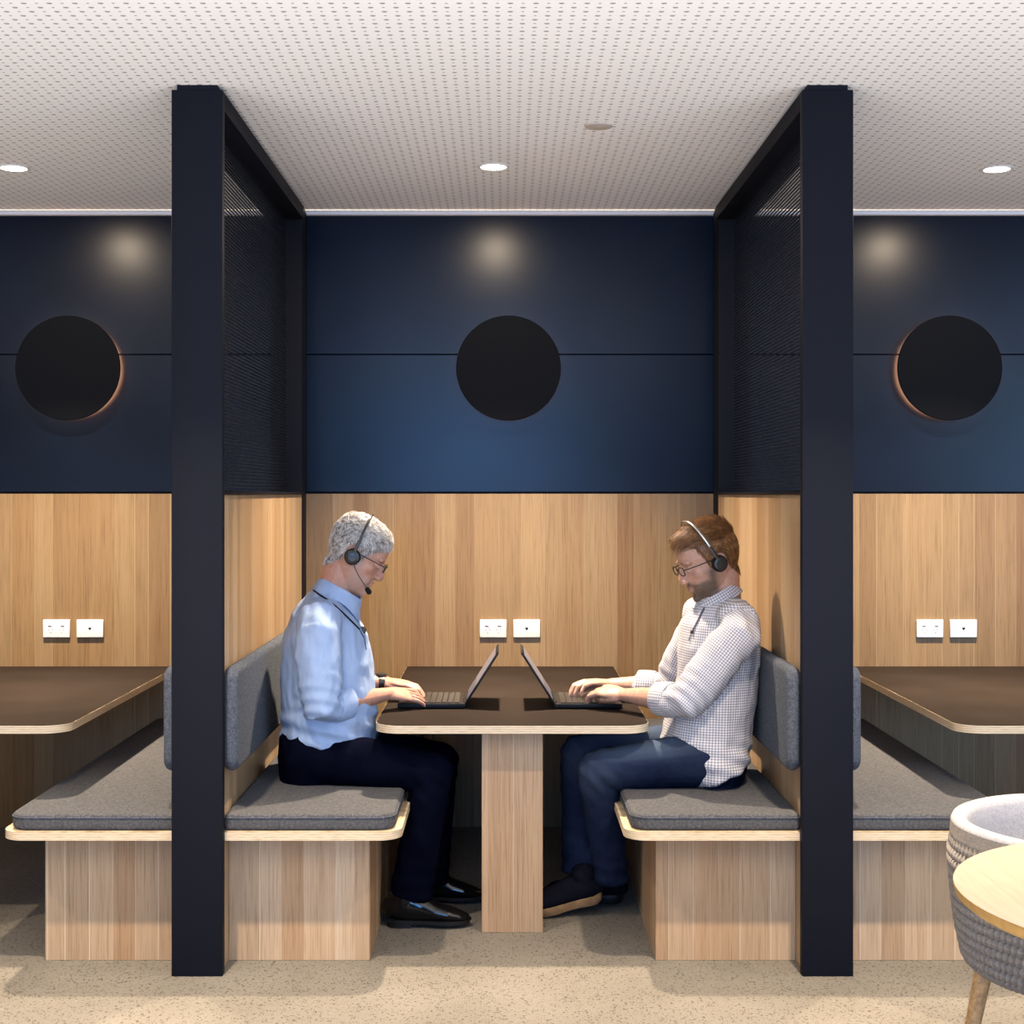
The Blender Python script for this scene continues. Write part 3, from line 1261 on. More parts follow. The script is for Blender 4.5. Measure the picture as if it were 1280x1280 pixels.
def collar(name, mat, parent, back, front, half, h=0.034, thick=0.003, gap=9):
    """a shirt collar: stand and turned-down leaf round the neck, open at the front; back and front are points of its base"""
    back, front = Vector(back), Vector(front)
    c = (back + front) / 2
    ef = (front - back)
    la = ef.length / 2
    ef.normalize()
    ey = Vector((0, 1, 0))
    up = ef.cross(ey)
    if up.z < 0:
        up = -up
    bm = bmesh.new()
    rows = []
    n = 44
    for i in range(n + 1):
        a = math.radians(gap + (360 - 2 * gap) * i / n)
        p = c + ef * (la * math.cos(a)) + ey * (half * math.sin(a))
        o = (ef * (math.cos(a) / la) + ey * (math.sin(a) / half)).normalized()
        fr = max(0.0, math.cos(a))                      # towards the front
        hh = h * (1 - 0.35 * fr ** 2)
        leaf = 0.040 + 0.030 * fr ** 3
        fl = 0.004 + 0.006 * fr
        tw = ef * (0.012 * fr ** 4)                      # the points spread a little
        prof = [p - up * 0.012 - o * 0.004, p + up * hh * 0.55 - o * 0.001, p + up * hh, p + up * (hh + 0.0025) + o * 0.0040, p + up * hh + o * 0.0085,
                p + up * (hh - leaf * 0.5) + o * (0.012 + fl * 0.6), p + up * (hh - leaf) + o * (0.014 + fl) + tw]
        rows.append([bm.verts.new(q) for q in prof])
    for a, b in zip(rows[:-1], rows[1:]):
        for k in range(len(a) - 1):
            bm.faces.new((a[k], a[k + 1], b[k + 1], b[k]))
    bmesh.ops.recalc_face_normals(bm, faces=bm.faces)
    geo = bmesh.ops.solidify(bm, geom=bm.faces[:], thickness=thick)
    o = from_bm(name, bm, mat, parent, True, 50)
    uv_by_bones(o.data, [(c - up * 0.1, c + up * 0.1, 0.08)])
    return o


def ring_band(bm, c, axis, ra, rb, ref, half, thick, seg=28):
    """a short sleeve cuff or strap round a limb"""
    axis = Vector(axis).normalized()
    prof = [(-half, 0), (-half, thick), (-half * 0.6, thick * 1.35), (half * 0.6, thick * 1.3), (half, thick), (half, 0)]
    b = Vector(ref)
    b = (b - axis * b.dot(axis)).normalized()
    a = b.cross(axis)
    rings = []
    for t, o in prof:
        rings.append([bm.verts.new(Vector(c) + axis * t + a * ((ra + o) * math.cos(2 * PI * k / seg)) + b * ((rb + o) * math.sin(2 * PI * k / seg))) for k in range(seg)])
    m = len(rings)
    for i in range(m):
        r0, r1 = rings[i], rings[(i + 1) % m]
        for k in range(seg):
            bm.faces.new((r0[k], r0[(k + 1) % seg], r1[(k + 1) % seg], r1[k]))


def head_matrix(origin, facing, pitch, yaw, roll=0.0, scale=1.0):
    rz = Matrix.Rotation((0 if facing > 0 else PI) + math.radians(yaw), 4, 'Z')
    return (Matrix.Translation(origin) @ rz @ Matrix.Rotation(math.radians(pitch), 4, 'Y')
            @ Matrix.Rotation(math.radians(roll), 4, 'X') @ Matrix.Scale(scale, 4))


def shoe(kind, heel, toe, up, mat, sole_mat, parent, size=1.0):
    """heel and toe on the ground line of the sole"""
    heel, toe, up = Vector(heel), Vector(toe), Vector(up)
    f = (toe - heel)
    L = f.length
    f.normalize()
    up = (up - f * up.dot(f)).normalized()
    s = up.cross(f)
    P = lambda x, y, z: heel + f * (x * L) + s * y + up * z
    bm = bmesh.new()
    if kind == 'dress':
        sec = [(0.02, 0.026, 0.030, 0.052), (0.10, 0.033, 0.052, 0.056), (0.25, 0.034, 0.060, 0.050), (0.42, 0.036, 0.048, 0.044),
               (0.58, 0.041, 0.034, 0.036), (0.74, 0.042, 0.026, 0.029), (0.88, 0.034, 0.019, 0.022), (0.965, 0.020, 0.013, 0.017), (0.995, 0.008, 0.007, 0.013)]
        st = 0.011
    else:
        sec = [(0.02, 0.028, 0.026, 0.050), (0.10, 0.037, 0.048, 0.055), (0.25, 0.039, 0.056, 0.058), (0.42, 0.042, 0.046, 0.052),
               (0.60, 0.048, 0.034, 0.045), (0.78, 0.049, 0.028, 0.040), (0.92, 0.040, 0.022, 0.036), (0.985, 0.022, 0.013, 0.032)]
        st = 0.026
    pts = [P(x, 0, zc) for x, w, h, zc in sec]
    tube(bm, pts, [(h, w) for x, w, h, zc in sec], 22, s)
    # ankle opening
    tube(bm, [P(0.20, 0, 0.05), P(0.19, 0, 0.105)], [(0.042, 0.036), (0.044, 0.037)], 18, s)
    # flatten under the foot
    for v in bm.verts:
        h = (v.co - heel).dot(up)
        if h < st:
            v.co += up * (st - h)
    me = remesh(bm, 0.0035, 3)
    o = new_obj('shoe', me, mat, parent, True, 0)
    # sole
    outl = []
    N = 40
    prof = [(0, 0.0), (0.015, 0.018), (0.06, 0.031), (0.14, 0.036), (0.3, 0.033), (0.45, 0.034), (0.62, 0.044), (0.76, 0.045),
            (0.88, 0.037), (0.95, 0.026), (0.985, 0.015), (1.0, 0.0)]
    wk = 1.0 if kind == 'dress' else 1.12
    left = [(x, w * wk) for x, w in prof]
    right = [(x, -w * wk) for x, w in reversed(prof[1:-1])]
    outl = left + right
    bm = bmesh.new()
    layers = (0.0, st * 0.5, st + 0.002) if kind == 'dress' else (0.0, 0.006, st - 0.004, st + 0.004)
    grow = (0.98, 1.0, 1.0) if kind == 'dress' else (0.96, 1.0, 1.03, 1.0)
    rings = []
    for z, g in zip(layers, grow):
        rings.append([bm.verts.new(P((x - .5) * g + .5, y * g, z)) for x, y in outl])
    n = len(outl)
    for a, b in zip(rings[:-1], rings[1:]):
        for k in range(n):
            bm.faces.new((a[k], a[(k + 1) % n], b[(k + 1) % n], b[k]))
    bm.faces.new(rings[0])
    bm.faces.new(rings[-1])
    if kind == 'dress':
        hp = [(x, w * 0.95) for x, w in prof if x <= 0.3] + [(x, -w * 0.95) for x, w in reversed(prof[1:]) if x <= 0.3]
        a = [bm.verts.new(P(x, y, 0.0)) for x, y in hp]
        b = [bm.verts.new(P(x, y, -0.012)) for x, y in hp]
        for k in range(len(hp)):
            bm.faces.new((a[k], a[(k + 1) % len(hp)], b[(k + 1) % len(hp)], b[k]))
        bm.faces.new(a)
        bm.faces.new(b)
    from_bm('sole', bm, sole_mat, o, True, 40)
    return o


def lerp(a, b, t):
    return Vector(a) * (1 - t) + Vector(b) * t


def build_person(S_):
    """one continuous skin, then hair and clothing as its children"""
    M = S_['head']
    Yc = S_['Yc']
    # ------------------------------------------------ skin
    bm = bmesh.new()
    head_shapes(bm, M)
    Yv = Vector((0, 1, 0))
    hy = M.to_3x3() @ Yv
    nb = S_['neck']
    tube(bm, [M @ Vector((-0.022, 0, -0.005)), M @ Vector((-0.026, 0, -0.060)), lerp(M @ Vector((-0.026, 0, -0.060)), nb, 0.55), nb],
         [(0.060, 0.056), (0.060, 0.057), (0.061, 0.060), (0.066, 0.072)], 22, Yv)
    secs = S_['torso']
    tube(bm, [s[0] for s in secs], [(max(0.03, s[1] - 0.03), max(0.03, s[2] - 0.035)) for s in secs], 24, Yv)
    for k in (0, 1):
        sh, el, wr = S_['shoulder'][k], S_['elbow'][k], S_['wrist'][k]
        tube(bm, [lerp(nb, sh, 0.5) - Vector((0, 0, 0.05)), sh - Vector((0, 0, 0.02)), lerp(sh, el, 0.5), el], [0.035, 0.042, 0.043, 0.040], 16)
        d = (wr - el).normalized()
        tube(bm, [el, lerp(el, wr, 0.25), lerp(el, wr, 0.6), wr, wr + d * 0.012],
             [(0.040, 0.040), (0.043, 0.043), (0.035, 0.037), (0.0225, 0.028), (0.020, 0.027)], 18, S_['palm_lat'][k])
        S_['tips'][k] = hand_shapes(bm, wr, S_['hand_f'][k], S_['hand_u'][k], S_['thumb'][k], S_['curl'][k], 1.7, 1.0, S_.get('thumb_in', 0.0))
        hp, kn, an = S_['hip'][k], S_['knee'][k], S_['ankle'][k]
        tube(bm, [hp, kn], [0.055, 0.042], 14)
        tube(bm, [kn, an], [0.042, 0.030], 14)
    me = remesh(bm, 0.0028, 5, 0.5)
    co = get_co(me)
    co, hs = head_sculpt(co, M)
    # soften the cheeks
    fw = sstep(hs[:, 0], 0.0, 0.03) * (1 - sstep(hs[:, 0], 0.082, 0.094)) * sstep(np.abs(hs[:, 1]), 0.012, 0.024) * sstep(hs[:, 2], -0.10, -0.07) * (1 - sstep(hs[:, 2], -0.004, 0.010))
    fw *= (np.abs(hs[:, 1]) < 0.1)
    set_co(me, co)
    e = np.empty(len(me.edges) * 2, dtype=np.int32)
    me.edges.foreach_get('vertices', e)
    e = e.reshape(-1, 2)
    e = e[(fw[e[:, 0]] > 0) & (fw[e[:, 1]] >= 0)| (fw[e[:, 1]] > 0)]
    deg = np.bincount(e.ravel(), minlength=len(co)).astype(float)[:, None]
    deg[deg == 0] = 1
    for _ in range(14):
        sm = np.zeros_like(co)
        np.add.at(sm, e[:, 0], co[e[:, 1]])
        np.add.at(sm, e[:, 1], co[e[:, 0]])
        co = co + (fw * 0.6)[:, None] * np.where(deg > 1, sm / deg - co, 0)
    set_co(me, co)
    x, y, z = hs[:, 0], hs[:, 1], hs[:, 2]
    g = lambda c, r: np.exp(-(((hs - np.array(c)) / np.array(r)) ** 2).sum(1))
    add_attr(me, 'lip', np.clip(1.3 * (g((0.092, 0, -0.0520), (0.014, 0.019, 0.0050)) + g((0.092, 0, -0.0630), (0.014, 0.017, 0.0050))), 0, 1))
    fl = g((0.110, 0, -0.022), (0.016, 0.018, 0.014)) + 0.7 * (g((0.075, -0.045, -0.020), (0.03, 0.02, 0.025)) + g((0.075, 0.045, -0.020), (0.03, 0.02, 0.025)))
    fl += 0.9 * (np.exp(-((np.abs(y) - 0.079) / 0.008) ** 2) * np.exp(-((x + 0.012) / 0.03) ** 2) * np.exp(-(z / 0.04) ** 2))
    fl += 0.7 * sstep(-z, 0.03, 0.12) * sstep(-x, -0.06, 0.0) * (z > -0.25)
    add_attr(me, 'flush', np.clip(fl, 0, 1) * (np.abs(z) < 0.3))
    bd = sstep(-z, 0.030, 0.050) * sstep(z, -0.128, -0.105) * sstep(x, 0.000, 0.022) * (np.abs(y) < 0.09)
    bd = np.maximum(bd, sstep(-z, -0.012, 0.02) * sstep(z, -0.128, -0.105) * np.exp(-((x - 0.020 + z * 0.06) / 0.018) ** 2) * (np.abs(y) > 0.04) * (np.abs(y) < 0.09))
    bd *= 1 - np.clip(1.5 * (g((0.092, 0, -0.0575), (0.018, 0.022, 0.0085))), 0, 1)
    bd *= 1 - sstep(z, -0.050, -0.034) * sstep(x, 0.060, 0.075) * (np.abs(y) > 0.024)
    add_attr(me, 'beard', np.clip(bd, 0, 1))
    person = new_obj('person', me, S_['skin'], None, True, 0)
    tag(person, S_['label'], 'person')
    # eyes and brows
    for s in (-1, 1):
        bm = bmesh.new()
        ellipsoid(bm, M @ Vector((0.0785, s * 0.0315, 0.0065)), (0.0115, 0.0115, 0.0080), M.to_3x3(), 16, 10)
        e = from_bm('eye', bm, S_['eye'], person, True, 0)
        bm = bmesh.new()
        pts = [M @ Vector(p) for p in ((0.0925, s * 0.015, 0.0310), (0.0920, s * 0.024, 0.0330), (0.0868, s * 0.036, 0.0345), (0.0775, s * 0.047, 0.0320))]
        tube(bm, pts, [(0.0032, 0.002), (0.0042, 0.003), (0.0038, 0.003), (0.002, 0.0015)], 8)
        from_bm('eyebrow', bm, S_['brow'], person, True, 0)
    build_hair('hair', me, M, hs, S_['zline'], S_['thick'], S_['strands'], S_['hairmat'], person, S_['comb'], S_['hairlen'],
               S_['hairw'], S_['seed'], S_.get('front_lift', 0.0), S_.get('gravity', 0.3), S_.get('stray', 0.2), S_.get('lift0', 0.2))
    # ------------------------------------------------ shirt
    bm = bmesh.new()
    tube(bm, [s[0] for s in secs], [(s[1], s[2]) for s in secs], 36, Yv, True, False)
    bones = [(secs[0][0], secs[-1][0], 0.16)]
    for k in (0, 1):
        sh, el, wr = S_['shoulder'][k], S_['elbow'][k], S_['wrist'][k]
        t_end = S_['sleeve_end'][k]
        en = lerp(el, wr, t_end)
        rs = S_['sleeve_r']
        inn = Vector((sh.x, sh.y * 0.45 + Yc * 0.55, sh.z + 0.035))
        tube(bm, [inn, lerp(inn, sh, 0.6) + Vector((0, 0, 0.012)), sh + Vector((0, 0, -0.005)), lerp(sh, el, 0.35), lerp(sh, el, 0.72), el, lerp(el, en, 0.6), en],
             [0.070, 0.073, rs[0], rs[1], rs[2], rs[3], rs[4], rs[4] * 0.94], 24, None)
        tube(bm, [nb - Vector((0, 0, 0.050)), lerp(nb, sh, 0.5) - Vector((0, 0, 0.022)), sh + Vector((0, 0, -0.004))], [0.060, 0.062, 0.064], 20)
        bones.append((sh, el, rs[1]))
        bones.append((el, en, rs[3]))
    me2 = remesh(bm, 0.0055, 6, 0.5)
    co = get_co(me2)
    no = get_no(me2)
    co = wrinkle(co, no, S_['wr_amp'], 10.0, S_['seed'], (1.0, 0.7, 0.55))
    co = wrinkle(co, no, S_['wr_amp'] * 0.45, 24.0, S_['seed'] + 9, (1.0, 0.7, 0.5))
    # drag folds from the elbows and the lap
    for k in (0, 1):
        el, sh = np.array(S_['elbow'][k]), np.array(S_['shoulder'][k])
        q = co - el
        d = np.linalg.norm(q, axis=1)
        ax = (sh - el) / np.linalg.norm(sh - el)
        t = q @ ax
        co += no * (np.sin(t * 150 + q[:, 1] * 45 + q[:, 0] * 25) * 0.0038 * np.exp(-(d / 0.10) ** 2))[:, None]
        d2 = np.linalg.norm(co - sh, axis=1)
        q2 = co - sh
        co += no * (np.sin(q2[:, 0] * 120 + q2[:, 2] * 25) * 0.0030 * np.exp(-(d2 / 0.11) ** 2))[:, None]
    zl_ = secs[0][0].z
    hem = np.exp(-((co[:, 2] - zl_ - 0.05) / 0.07) ** 2)
    co += no * (np.sin(co[:, 2] * 105 + co[:, 0] * 30 + co[:, 1] * 22) * 0.0045 * hem)[:, None]
    set_co(me2, co)
    smooth_mesh(me2, 1, 0.4)
    uv_by_bones(me2, bones)
    shirt = new_obj('shirt', me2, S_['shirtmat'], person, True, 0)
    for k in (0, 1):
        sh, el, wr = S_['shoulder'][k], S_['elbow'][k], S_['wrist'][k]
        en = lerp(el, wr, S_['sleeve_end'][k])
        ax = (wr - el).normalized()
        bm = bmesh.new()
        rr = S_['sleeve_r'][4]
        ring_band(bm, en - ax * 0.010, ax, rr * 0.97, rr * 0.99, S_['palm_lat'][k], 0.031, 0.0065)
        oc = from_bm('cuff', bm, S_['shirtmat'], shirt, True, 45)
        uv_by_bones(oc.data, [(el, wr, rr)])
    # ------------------------------------------------ trousers
    bm = bmesh.new()
    pv = S_['pelvis']
    tube(bm, [p[0] for p in pv], [(p[1], p[2]) for p in pv], 28, Yv)
    tr = S_['leg_r']
    for k in (0, 1):
        hp, kn, an = S_['hip'][k], S_['knee'][k], S_['ankle'][k]
        dn = (an - kn).normalized()
        tube(bm, [hp, lerp(hp, kn, 0.3), lerp(hp, kn, 0.7), kn], [(tr[0], tr[0] * 1.02), (tr[1], tr[1] * 1.02), (tr[2], tr[2]), (tr[3], tr[3])], 22)
        tube(bm, [kn, lerp(kn, an, 0.3), lerp(kn, an, 0.65), an + dn * S_['hem_drop'][k]],
             [(tr[3], tr[3]), (tr[4], tr[4] * 0.95), (tr[5], tr[5] * 0.92), (tr[6], tr[6] * 0.9)], 22, None, True, False)
    me3 = remesh(bm, 0.0065, 6, 0.5)
    co = get_co(me3)
    no = get_no(me3)
    co = wrinkle(co, no, 0.0035, 12.0, S_['seed'] + 5, (0.8, 0.8, 0.8))
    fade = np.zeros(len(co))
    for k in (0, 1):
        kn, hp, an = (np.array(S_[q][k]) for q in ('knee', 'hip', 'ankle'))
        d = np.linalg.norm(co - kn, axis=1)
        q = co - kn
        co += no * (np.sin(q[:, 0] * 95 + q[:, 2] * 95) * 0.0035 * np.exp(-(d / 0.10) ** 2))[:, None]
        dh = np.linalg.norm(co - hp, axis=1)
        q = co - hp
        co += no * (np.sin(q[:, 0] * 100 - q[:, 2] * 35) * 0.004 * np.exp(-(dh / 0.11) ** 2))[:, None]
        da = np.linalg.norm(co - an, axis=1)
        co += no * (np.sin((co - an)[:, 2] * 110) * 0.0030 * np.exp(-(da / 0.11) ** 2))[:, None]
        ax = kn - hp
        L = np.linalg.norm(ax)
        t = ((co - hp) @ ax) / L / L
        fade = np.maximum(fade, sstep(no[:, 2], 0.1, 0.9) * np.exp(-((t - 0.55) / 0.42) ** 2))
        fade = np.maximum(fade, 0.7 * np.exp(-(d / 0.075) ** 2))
    set_co(me3, co)
    smooth_mesh(me3, 1, 0.4)
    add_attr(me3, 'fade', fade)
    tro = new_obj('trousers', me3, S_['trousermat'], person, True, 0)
    return person, shirt, tro, hs


# ---------------------------------------------------------------- materials of the two men
M_skinA = skin_mat('skin_ruddy', (0.41, 0.225, 0.165), beard=(0.37, 0.225, 0.175))
M_skinB = skin_mat('skin_fair', (0.44, 0.265, 0.20), beard=(0.085, 0.058, 0.040))
M_eye = plain('eye_white', (0.42, 0.38, 0.36), 0.25, 0.5, grain=0.02)
M_hairA = hair_mat('grey_hair', [(0.30, (0.07, 0.058, 0.050)), (0.42, (0.30, 0.27, 0.25)), (0.54, (0.56, 0.53, 0.50)), (0.75, (0.80, 0.77, 0.73))])
M_hairB = hair_mat('auburn_hair', [(0.25, (0.05, 0.021, 0.009)), (0.42, (0.13, 0.055, 0.019)), (0.58, (0.25, 0.115, 0.040)), (0.80, (0.48, 0.26, 0.10))])
M_browA = plain('grey_brow', (0.13, 0.10, 0.085), 0.7, 0.2)
M_browB = plain('brown_brow', (0.13, 0.065, 0.03), 0.7, 0.2)
M_shirtA = cloth_mat('pale_blue_shirting', (0.25, 0.335, 0.51), (0.32, 0.41, 0.59))
M_shirtB = check_mat('checked_shirting')
M_trouA = cloth_mat('navy_suiting', (0.0014, 0.0018, 0.0055), (0.0032, 0.0038, 0.0100), 0.8, 700, 0.2)
M_denim = denim_mat('blue_denim')
M_leather = plain('black_leather', (0.003, 0.003, 0.0035), 0.14, 0.35)
M_suede = plain('dark_suede', (0.007, 0.0075, 0.012), 0.9, 0.0)
M_crepe = plain('tan_crepe_sole', (0.26, 0.155, 0.075), 0.7, 0.2, grain=0.2)
M_blacksole = plain('black_sole', (0.008, 0.008, 0.008), 0.5, 0.3)

V3 = Vector
# ---------------------------------------------------------------- the grey-haired man
YA = 5.05


def sec(px, py, half, hw, Y):
    return (W(px, py, Y), half * Y / FPX, hw)


HA = head_matrix(V3((-0.507, YA, 1.2226)), 1, 27, 3, 0, 1.03)
specA = dict(
    Yc=YA, head=HA, neck=W(417, 742, YA), skin=M_skinA, eye=M_eye, brow=M_browA, hairmat=M_hairA,
    torso=[sec(411, 925, 57, 0.178, YA), sec(411, 905, 58.5, 0.180, YA), sec(411, 870, 57.5, 0.178, YA), sec(409, 830, 56, 0.185, YA),
           sec(407, 797, 51, 0.188, YA), sec(407, 772, 41, 0.160, YA), sec(412, 752, 29, 0.105, YA), sec(416, 738, 22, 0.072, YA)],
    shoulder=[W(398, 790, 4.872), V3((-0.615, 5.228, 0.985))],
    elbow=[W(402, 884, 4.84), V3((-0.655, 5.285, 0.760))],
    wrist=[V3((-0.406, 5.065, 0.751)), V3((-0.432, 5.335, 0.757))],
    hand_f=[V3((0.131, 0.100, -0.020)), V3((0.143, -0.035, -0.012))],
    hand_u=[V3((0.10, -0.50, 1)), V3((0.12, -0.05, 1))],
    palm_lat=[V3((-0.6, 0.77, 0)), V3((0.2, 1, 0))],
    thumb=[1, -1], tips=[None, None], curl=[(6, 16, 12), (16, 34, 20)], thumb_in=0.012,
    hip=[V3((-0.655, 4.955, 0.562)), V3((-0.655, 5.145, 0.562))],
    knee=[W(541, 966, 4.90), W(549, 952, 5.17)],
    ankle=[W(516, 1105, 4.93), V3((-0.265, 5.19, 0.125))],
    hem_drop=[0.035, 0.045],
    sleeve_end=[0.30, 0.3], sleeve_r=[0.072, 0.074, 0.068, 0.062, 0.054], wr_amp=0.0085,
    pelvis=[(W(404, 905, YA), 0.115, 0.160), (W(396, 930, YA), 0.128, 0.176), (W(391, 955, YA), 0.118, 0.178)],
    leg_r=[0.090, 0.088, 0.078, 0.068, 0.066, 0.068, 0.074],
    shirtmat=M_shirtA, trousermat=M_trouA,
    zline=[(-0.11, -0.070), (-0.075, -0.060), (-0.050, -0.040), (-0.036, -0.018), (-0.030, 0.025), (-0.012, 0.036), (0.004, 0.020), (0.010, -0.012),
           (0.020, -0.012), (0.030, 0.018), (0.050, 0.048), (0.070, 0.062), (0.085, 0.074), (0.10, 0.085)],
    thick=lambda x, y, z: 0.004 + 0.001 * sstep(z, 0.03, 0.11) + 0.001 * sstep(x, 0.02, 0.08) * sstep(z, 0.06, 0.10),
    strands=9000, hairw=0.0009, stray=0.45, lift0=0.24, gravity=0.25, seed=3,
    comb=lambda x, y, z: (0.6, 0.3, 0.0) if z > 0.085 else (-0.25 if x < 0 else 0.25, 0.0, -1.0),
    hairlen=lambda x, y, z: 0.022 if z > 0.07 else 0.014, front_lift=0.2,
    label='grey-haired man in a light blue shirt and dark trousers typing on the left laptop',
)
manA, shirtA, trouA, hsA = build_person(specA)
collar('collar', M_shirtA, shirtA, W(399, 733, YA), W(446, 756, YA), 0.072)
sA1 = shoe('dress', V3((-0.388, 4.925, 0.012)), V3((-0.112, 4.915, 0.012)), V3((0, 0, 1)), M_leather, M_blacksole, manA)
sA2 = shoe('dress', V3((-0.335, 5.215, 0.012)), V3((-0.070, 5.205, 0.012)), V3((0, 0, 1)), M_leather, M_blacksole, manA)

# ---------------------------------------------------------------- the bearded man
YB = 4.985
HB = head_matrix(V3((0.690, YB - 0.005, 1.204)), -1, 19, 11, 0, 1.035)
specB = dict(
    Yc=YB, head=HB, neck=W(902, 745, YB), skin=M_skinB, eye=M_eye, brow=M_browB, hairmat=M_hairB,
    torso=[sec(895, 963, 42, 0.200, YB), sec(888, 946, 50, 0.198, YB), sec(882, 925, 56, 0.182, YB), sec(888, 895, 52, 0.176, YB), sec(896, 850, 49, 0.180, YB),
           sec(899, 810, 50, 0.186, YB), sec(899, 780, 46, 0.165, YB), sec(900, 760, 33, 0.110, YB), sec(901, 746, 23, 0.074, YB)],
    shoulder=[W(924, 792, 4.802), V3((0.690, 5.155, 0.990))],
    elbow=[W(858, 877, 4.795), W(836, 860, 5.24)],
    wrist=[V3((0.412, 5.050, 0.750)), V3((0.383, 5.310, 0.752))],
    hand_f=[V3((-0.100, 0.078, 0.012)), V3((-0.120, -0.030, 0.012))],
    hand_u=[V3((-0.05, -0.45, 1)), V3((-0.05, 0.0, 1))],
    palm_lat=[V3((0.6, 0.77, 0)), V3((0.2, 1, 0))],
    thumb=[1, -1], tips=[None, None], curl=[(22, 44, 22), (24, 46, 26)], thumb_in=0.014,
    hip=[V3((0.700, 4.890, 0.562)), V3((0.700, 5.080, 0.562))],
    knee=[W(746, 962, 4.87), W(724, 941, 5.08)],
    ankle=[W(763, 1085, 5.02), W(724, 1072, 5.08)],
    hem_drop=[0.045, 0.045],
    sleeve_end=[0.34, 0.42], sleeve_r=[0.070, 0.068, 0.066, 0.062, 0.052], wr_amp=0.0070,
    pelvis=[(W(890, 915, YB), 0.105, 0.160), (W(893, 938, YB), 0.108, 0.172), (W(893, 958, YB), 0.105, 0.172)],
    leg_r=[0.090, 0.086, 0.074, 0.064, 0.062, 0.060, 0.058],
    shirtmat=M_shirtB, trousermat=M_denim,
    zline=[(-0.11, -0.058), (-0.075, -0.052), (-0.055, -0.035), (-0.042, -0.015), (-0.036, 0.022), (-0.014, 0.038), (0.004, 0.022), (0.010, -0.005),
           (0.022, -0.005), (0.030, 0.026), (0.044, 0.060), (0.060, 0.080), (0.080, 0.092), (0.10, 0.098)],
    thick=lambda x, y, z: 0.005 + 0.001 * sstep(z, 0.03, 0.11) + 0.006 * sstep(x, 0.03, 0.09) * sstep(z, 0.06, 0.10),
    strands=10000, hairw=0.0010, stray=0.16, lift0=0.16, seed=11,
    comb=lambda x, y, z: (1.0, 0.25, 0.30) if z > 0.070 else ((-0.5, 0.0, -0.8) if x < 0.02 else (-0.2, 0, -1.0)),
    hairlen=lambda x, y, z: (0.044 if x > 0.03 else 0.040) if z > 0.07 else 0.022, front_lift=0.30, gravity=0.12,
    label='bearded man with auburn hair in a checked shirt and jeans typing on the right laptop',
)
manB, shirtB, trouB, hsB = build_person(specB)
collar('collar', M_shirtB, shirtB, W(921, 739, YB), W(871, 767, YB), 0.074)
shoe('crepe', V3((0.335, 5.060, 0.055)), V3((0.075, 5.040, 0.004)), V3((0.15, -0.20, 1)), M_suede, M_crepe, manB)
shoe('crepe', V3((0.415, 5.170, 0.012)), V3((0.150, 5.240, 0.004)), V3((0.0, 0.0, 1)), M_suede, M_blacksole, manB)
# ================================================================== worn things and laptops
from mathutils.bvhtree import BVHTree


def bvh_of(objs):
    V, F = [], []
    for o in objs:
        k = len(V)
        V += [v.co.copy() for v in o.data.vertices]
        F += [[i + k for i in p.vertices] for p in o.data.polygons]
    return BVHTree.FromPolygons(V, F)


def on_surface(tree, px, py, lift=0.003):
    d = W(px, py, 5.0) - Vector((0, 0, EYE))
    d.normalize()
    hit = tree.ray_cast(Vector((0, 0, EYE)), d, 20)
    if hit[0] is None:
        return W(px, py, 4.95)
    return hit[0] - d * lift


M_silver = plain('brushed_silver', (0.55, 0.55, 0.55), 0.3, 0.5, 0.9)
M_foam = plain('black_foam', (0.010, 0.010, 0.011), 0.9, 0.1)
M_cord = plain('black_cord', (0.010, 0.010, 0.014), 0.7, 0.2)
M_lany = plain('grey_lanyard', (0.10, 0.105, 0.13), 0.8, 0.1)
M_tort = plain('dark_glasses_frame', (0.030, 0.017, 0.010), 0.25, 0.5, grain=0.5, scale=220)


def glass_mat():
    t = NT('spectacle_lens')
    tr = t.n('ShaderNodeBsdfTransparent')
    tr.inputs[0].default_value = (0.93, 0.93, 0.94, 1)
    gl = t.n('ShaderNodeBsdfGlossy')
    gl.inputs['Roughness'].default_value = 0.05
    mx = t.n('ShaderNodeMixShader')
    mx.inputs[0].default_value = 0.05
    t.l(tr.outputs[0], mx.inputs[1])
    t.l(gl.outputs[0], mx.inputs[2])
    out = [n for n in t.t.nodes if n.type == 'OUTPUT_MATERIAL'][0]
    t.l(mx.outputs[0], out.inputs[0])
    return t.m


M_glass = glass_mat()


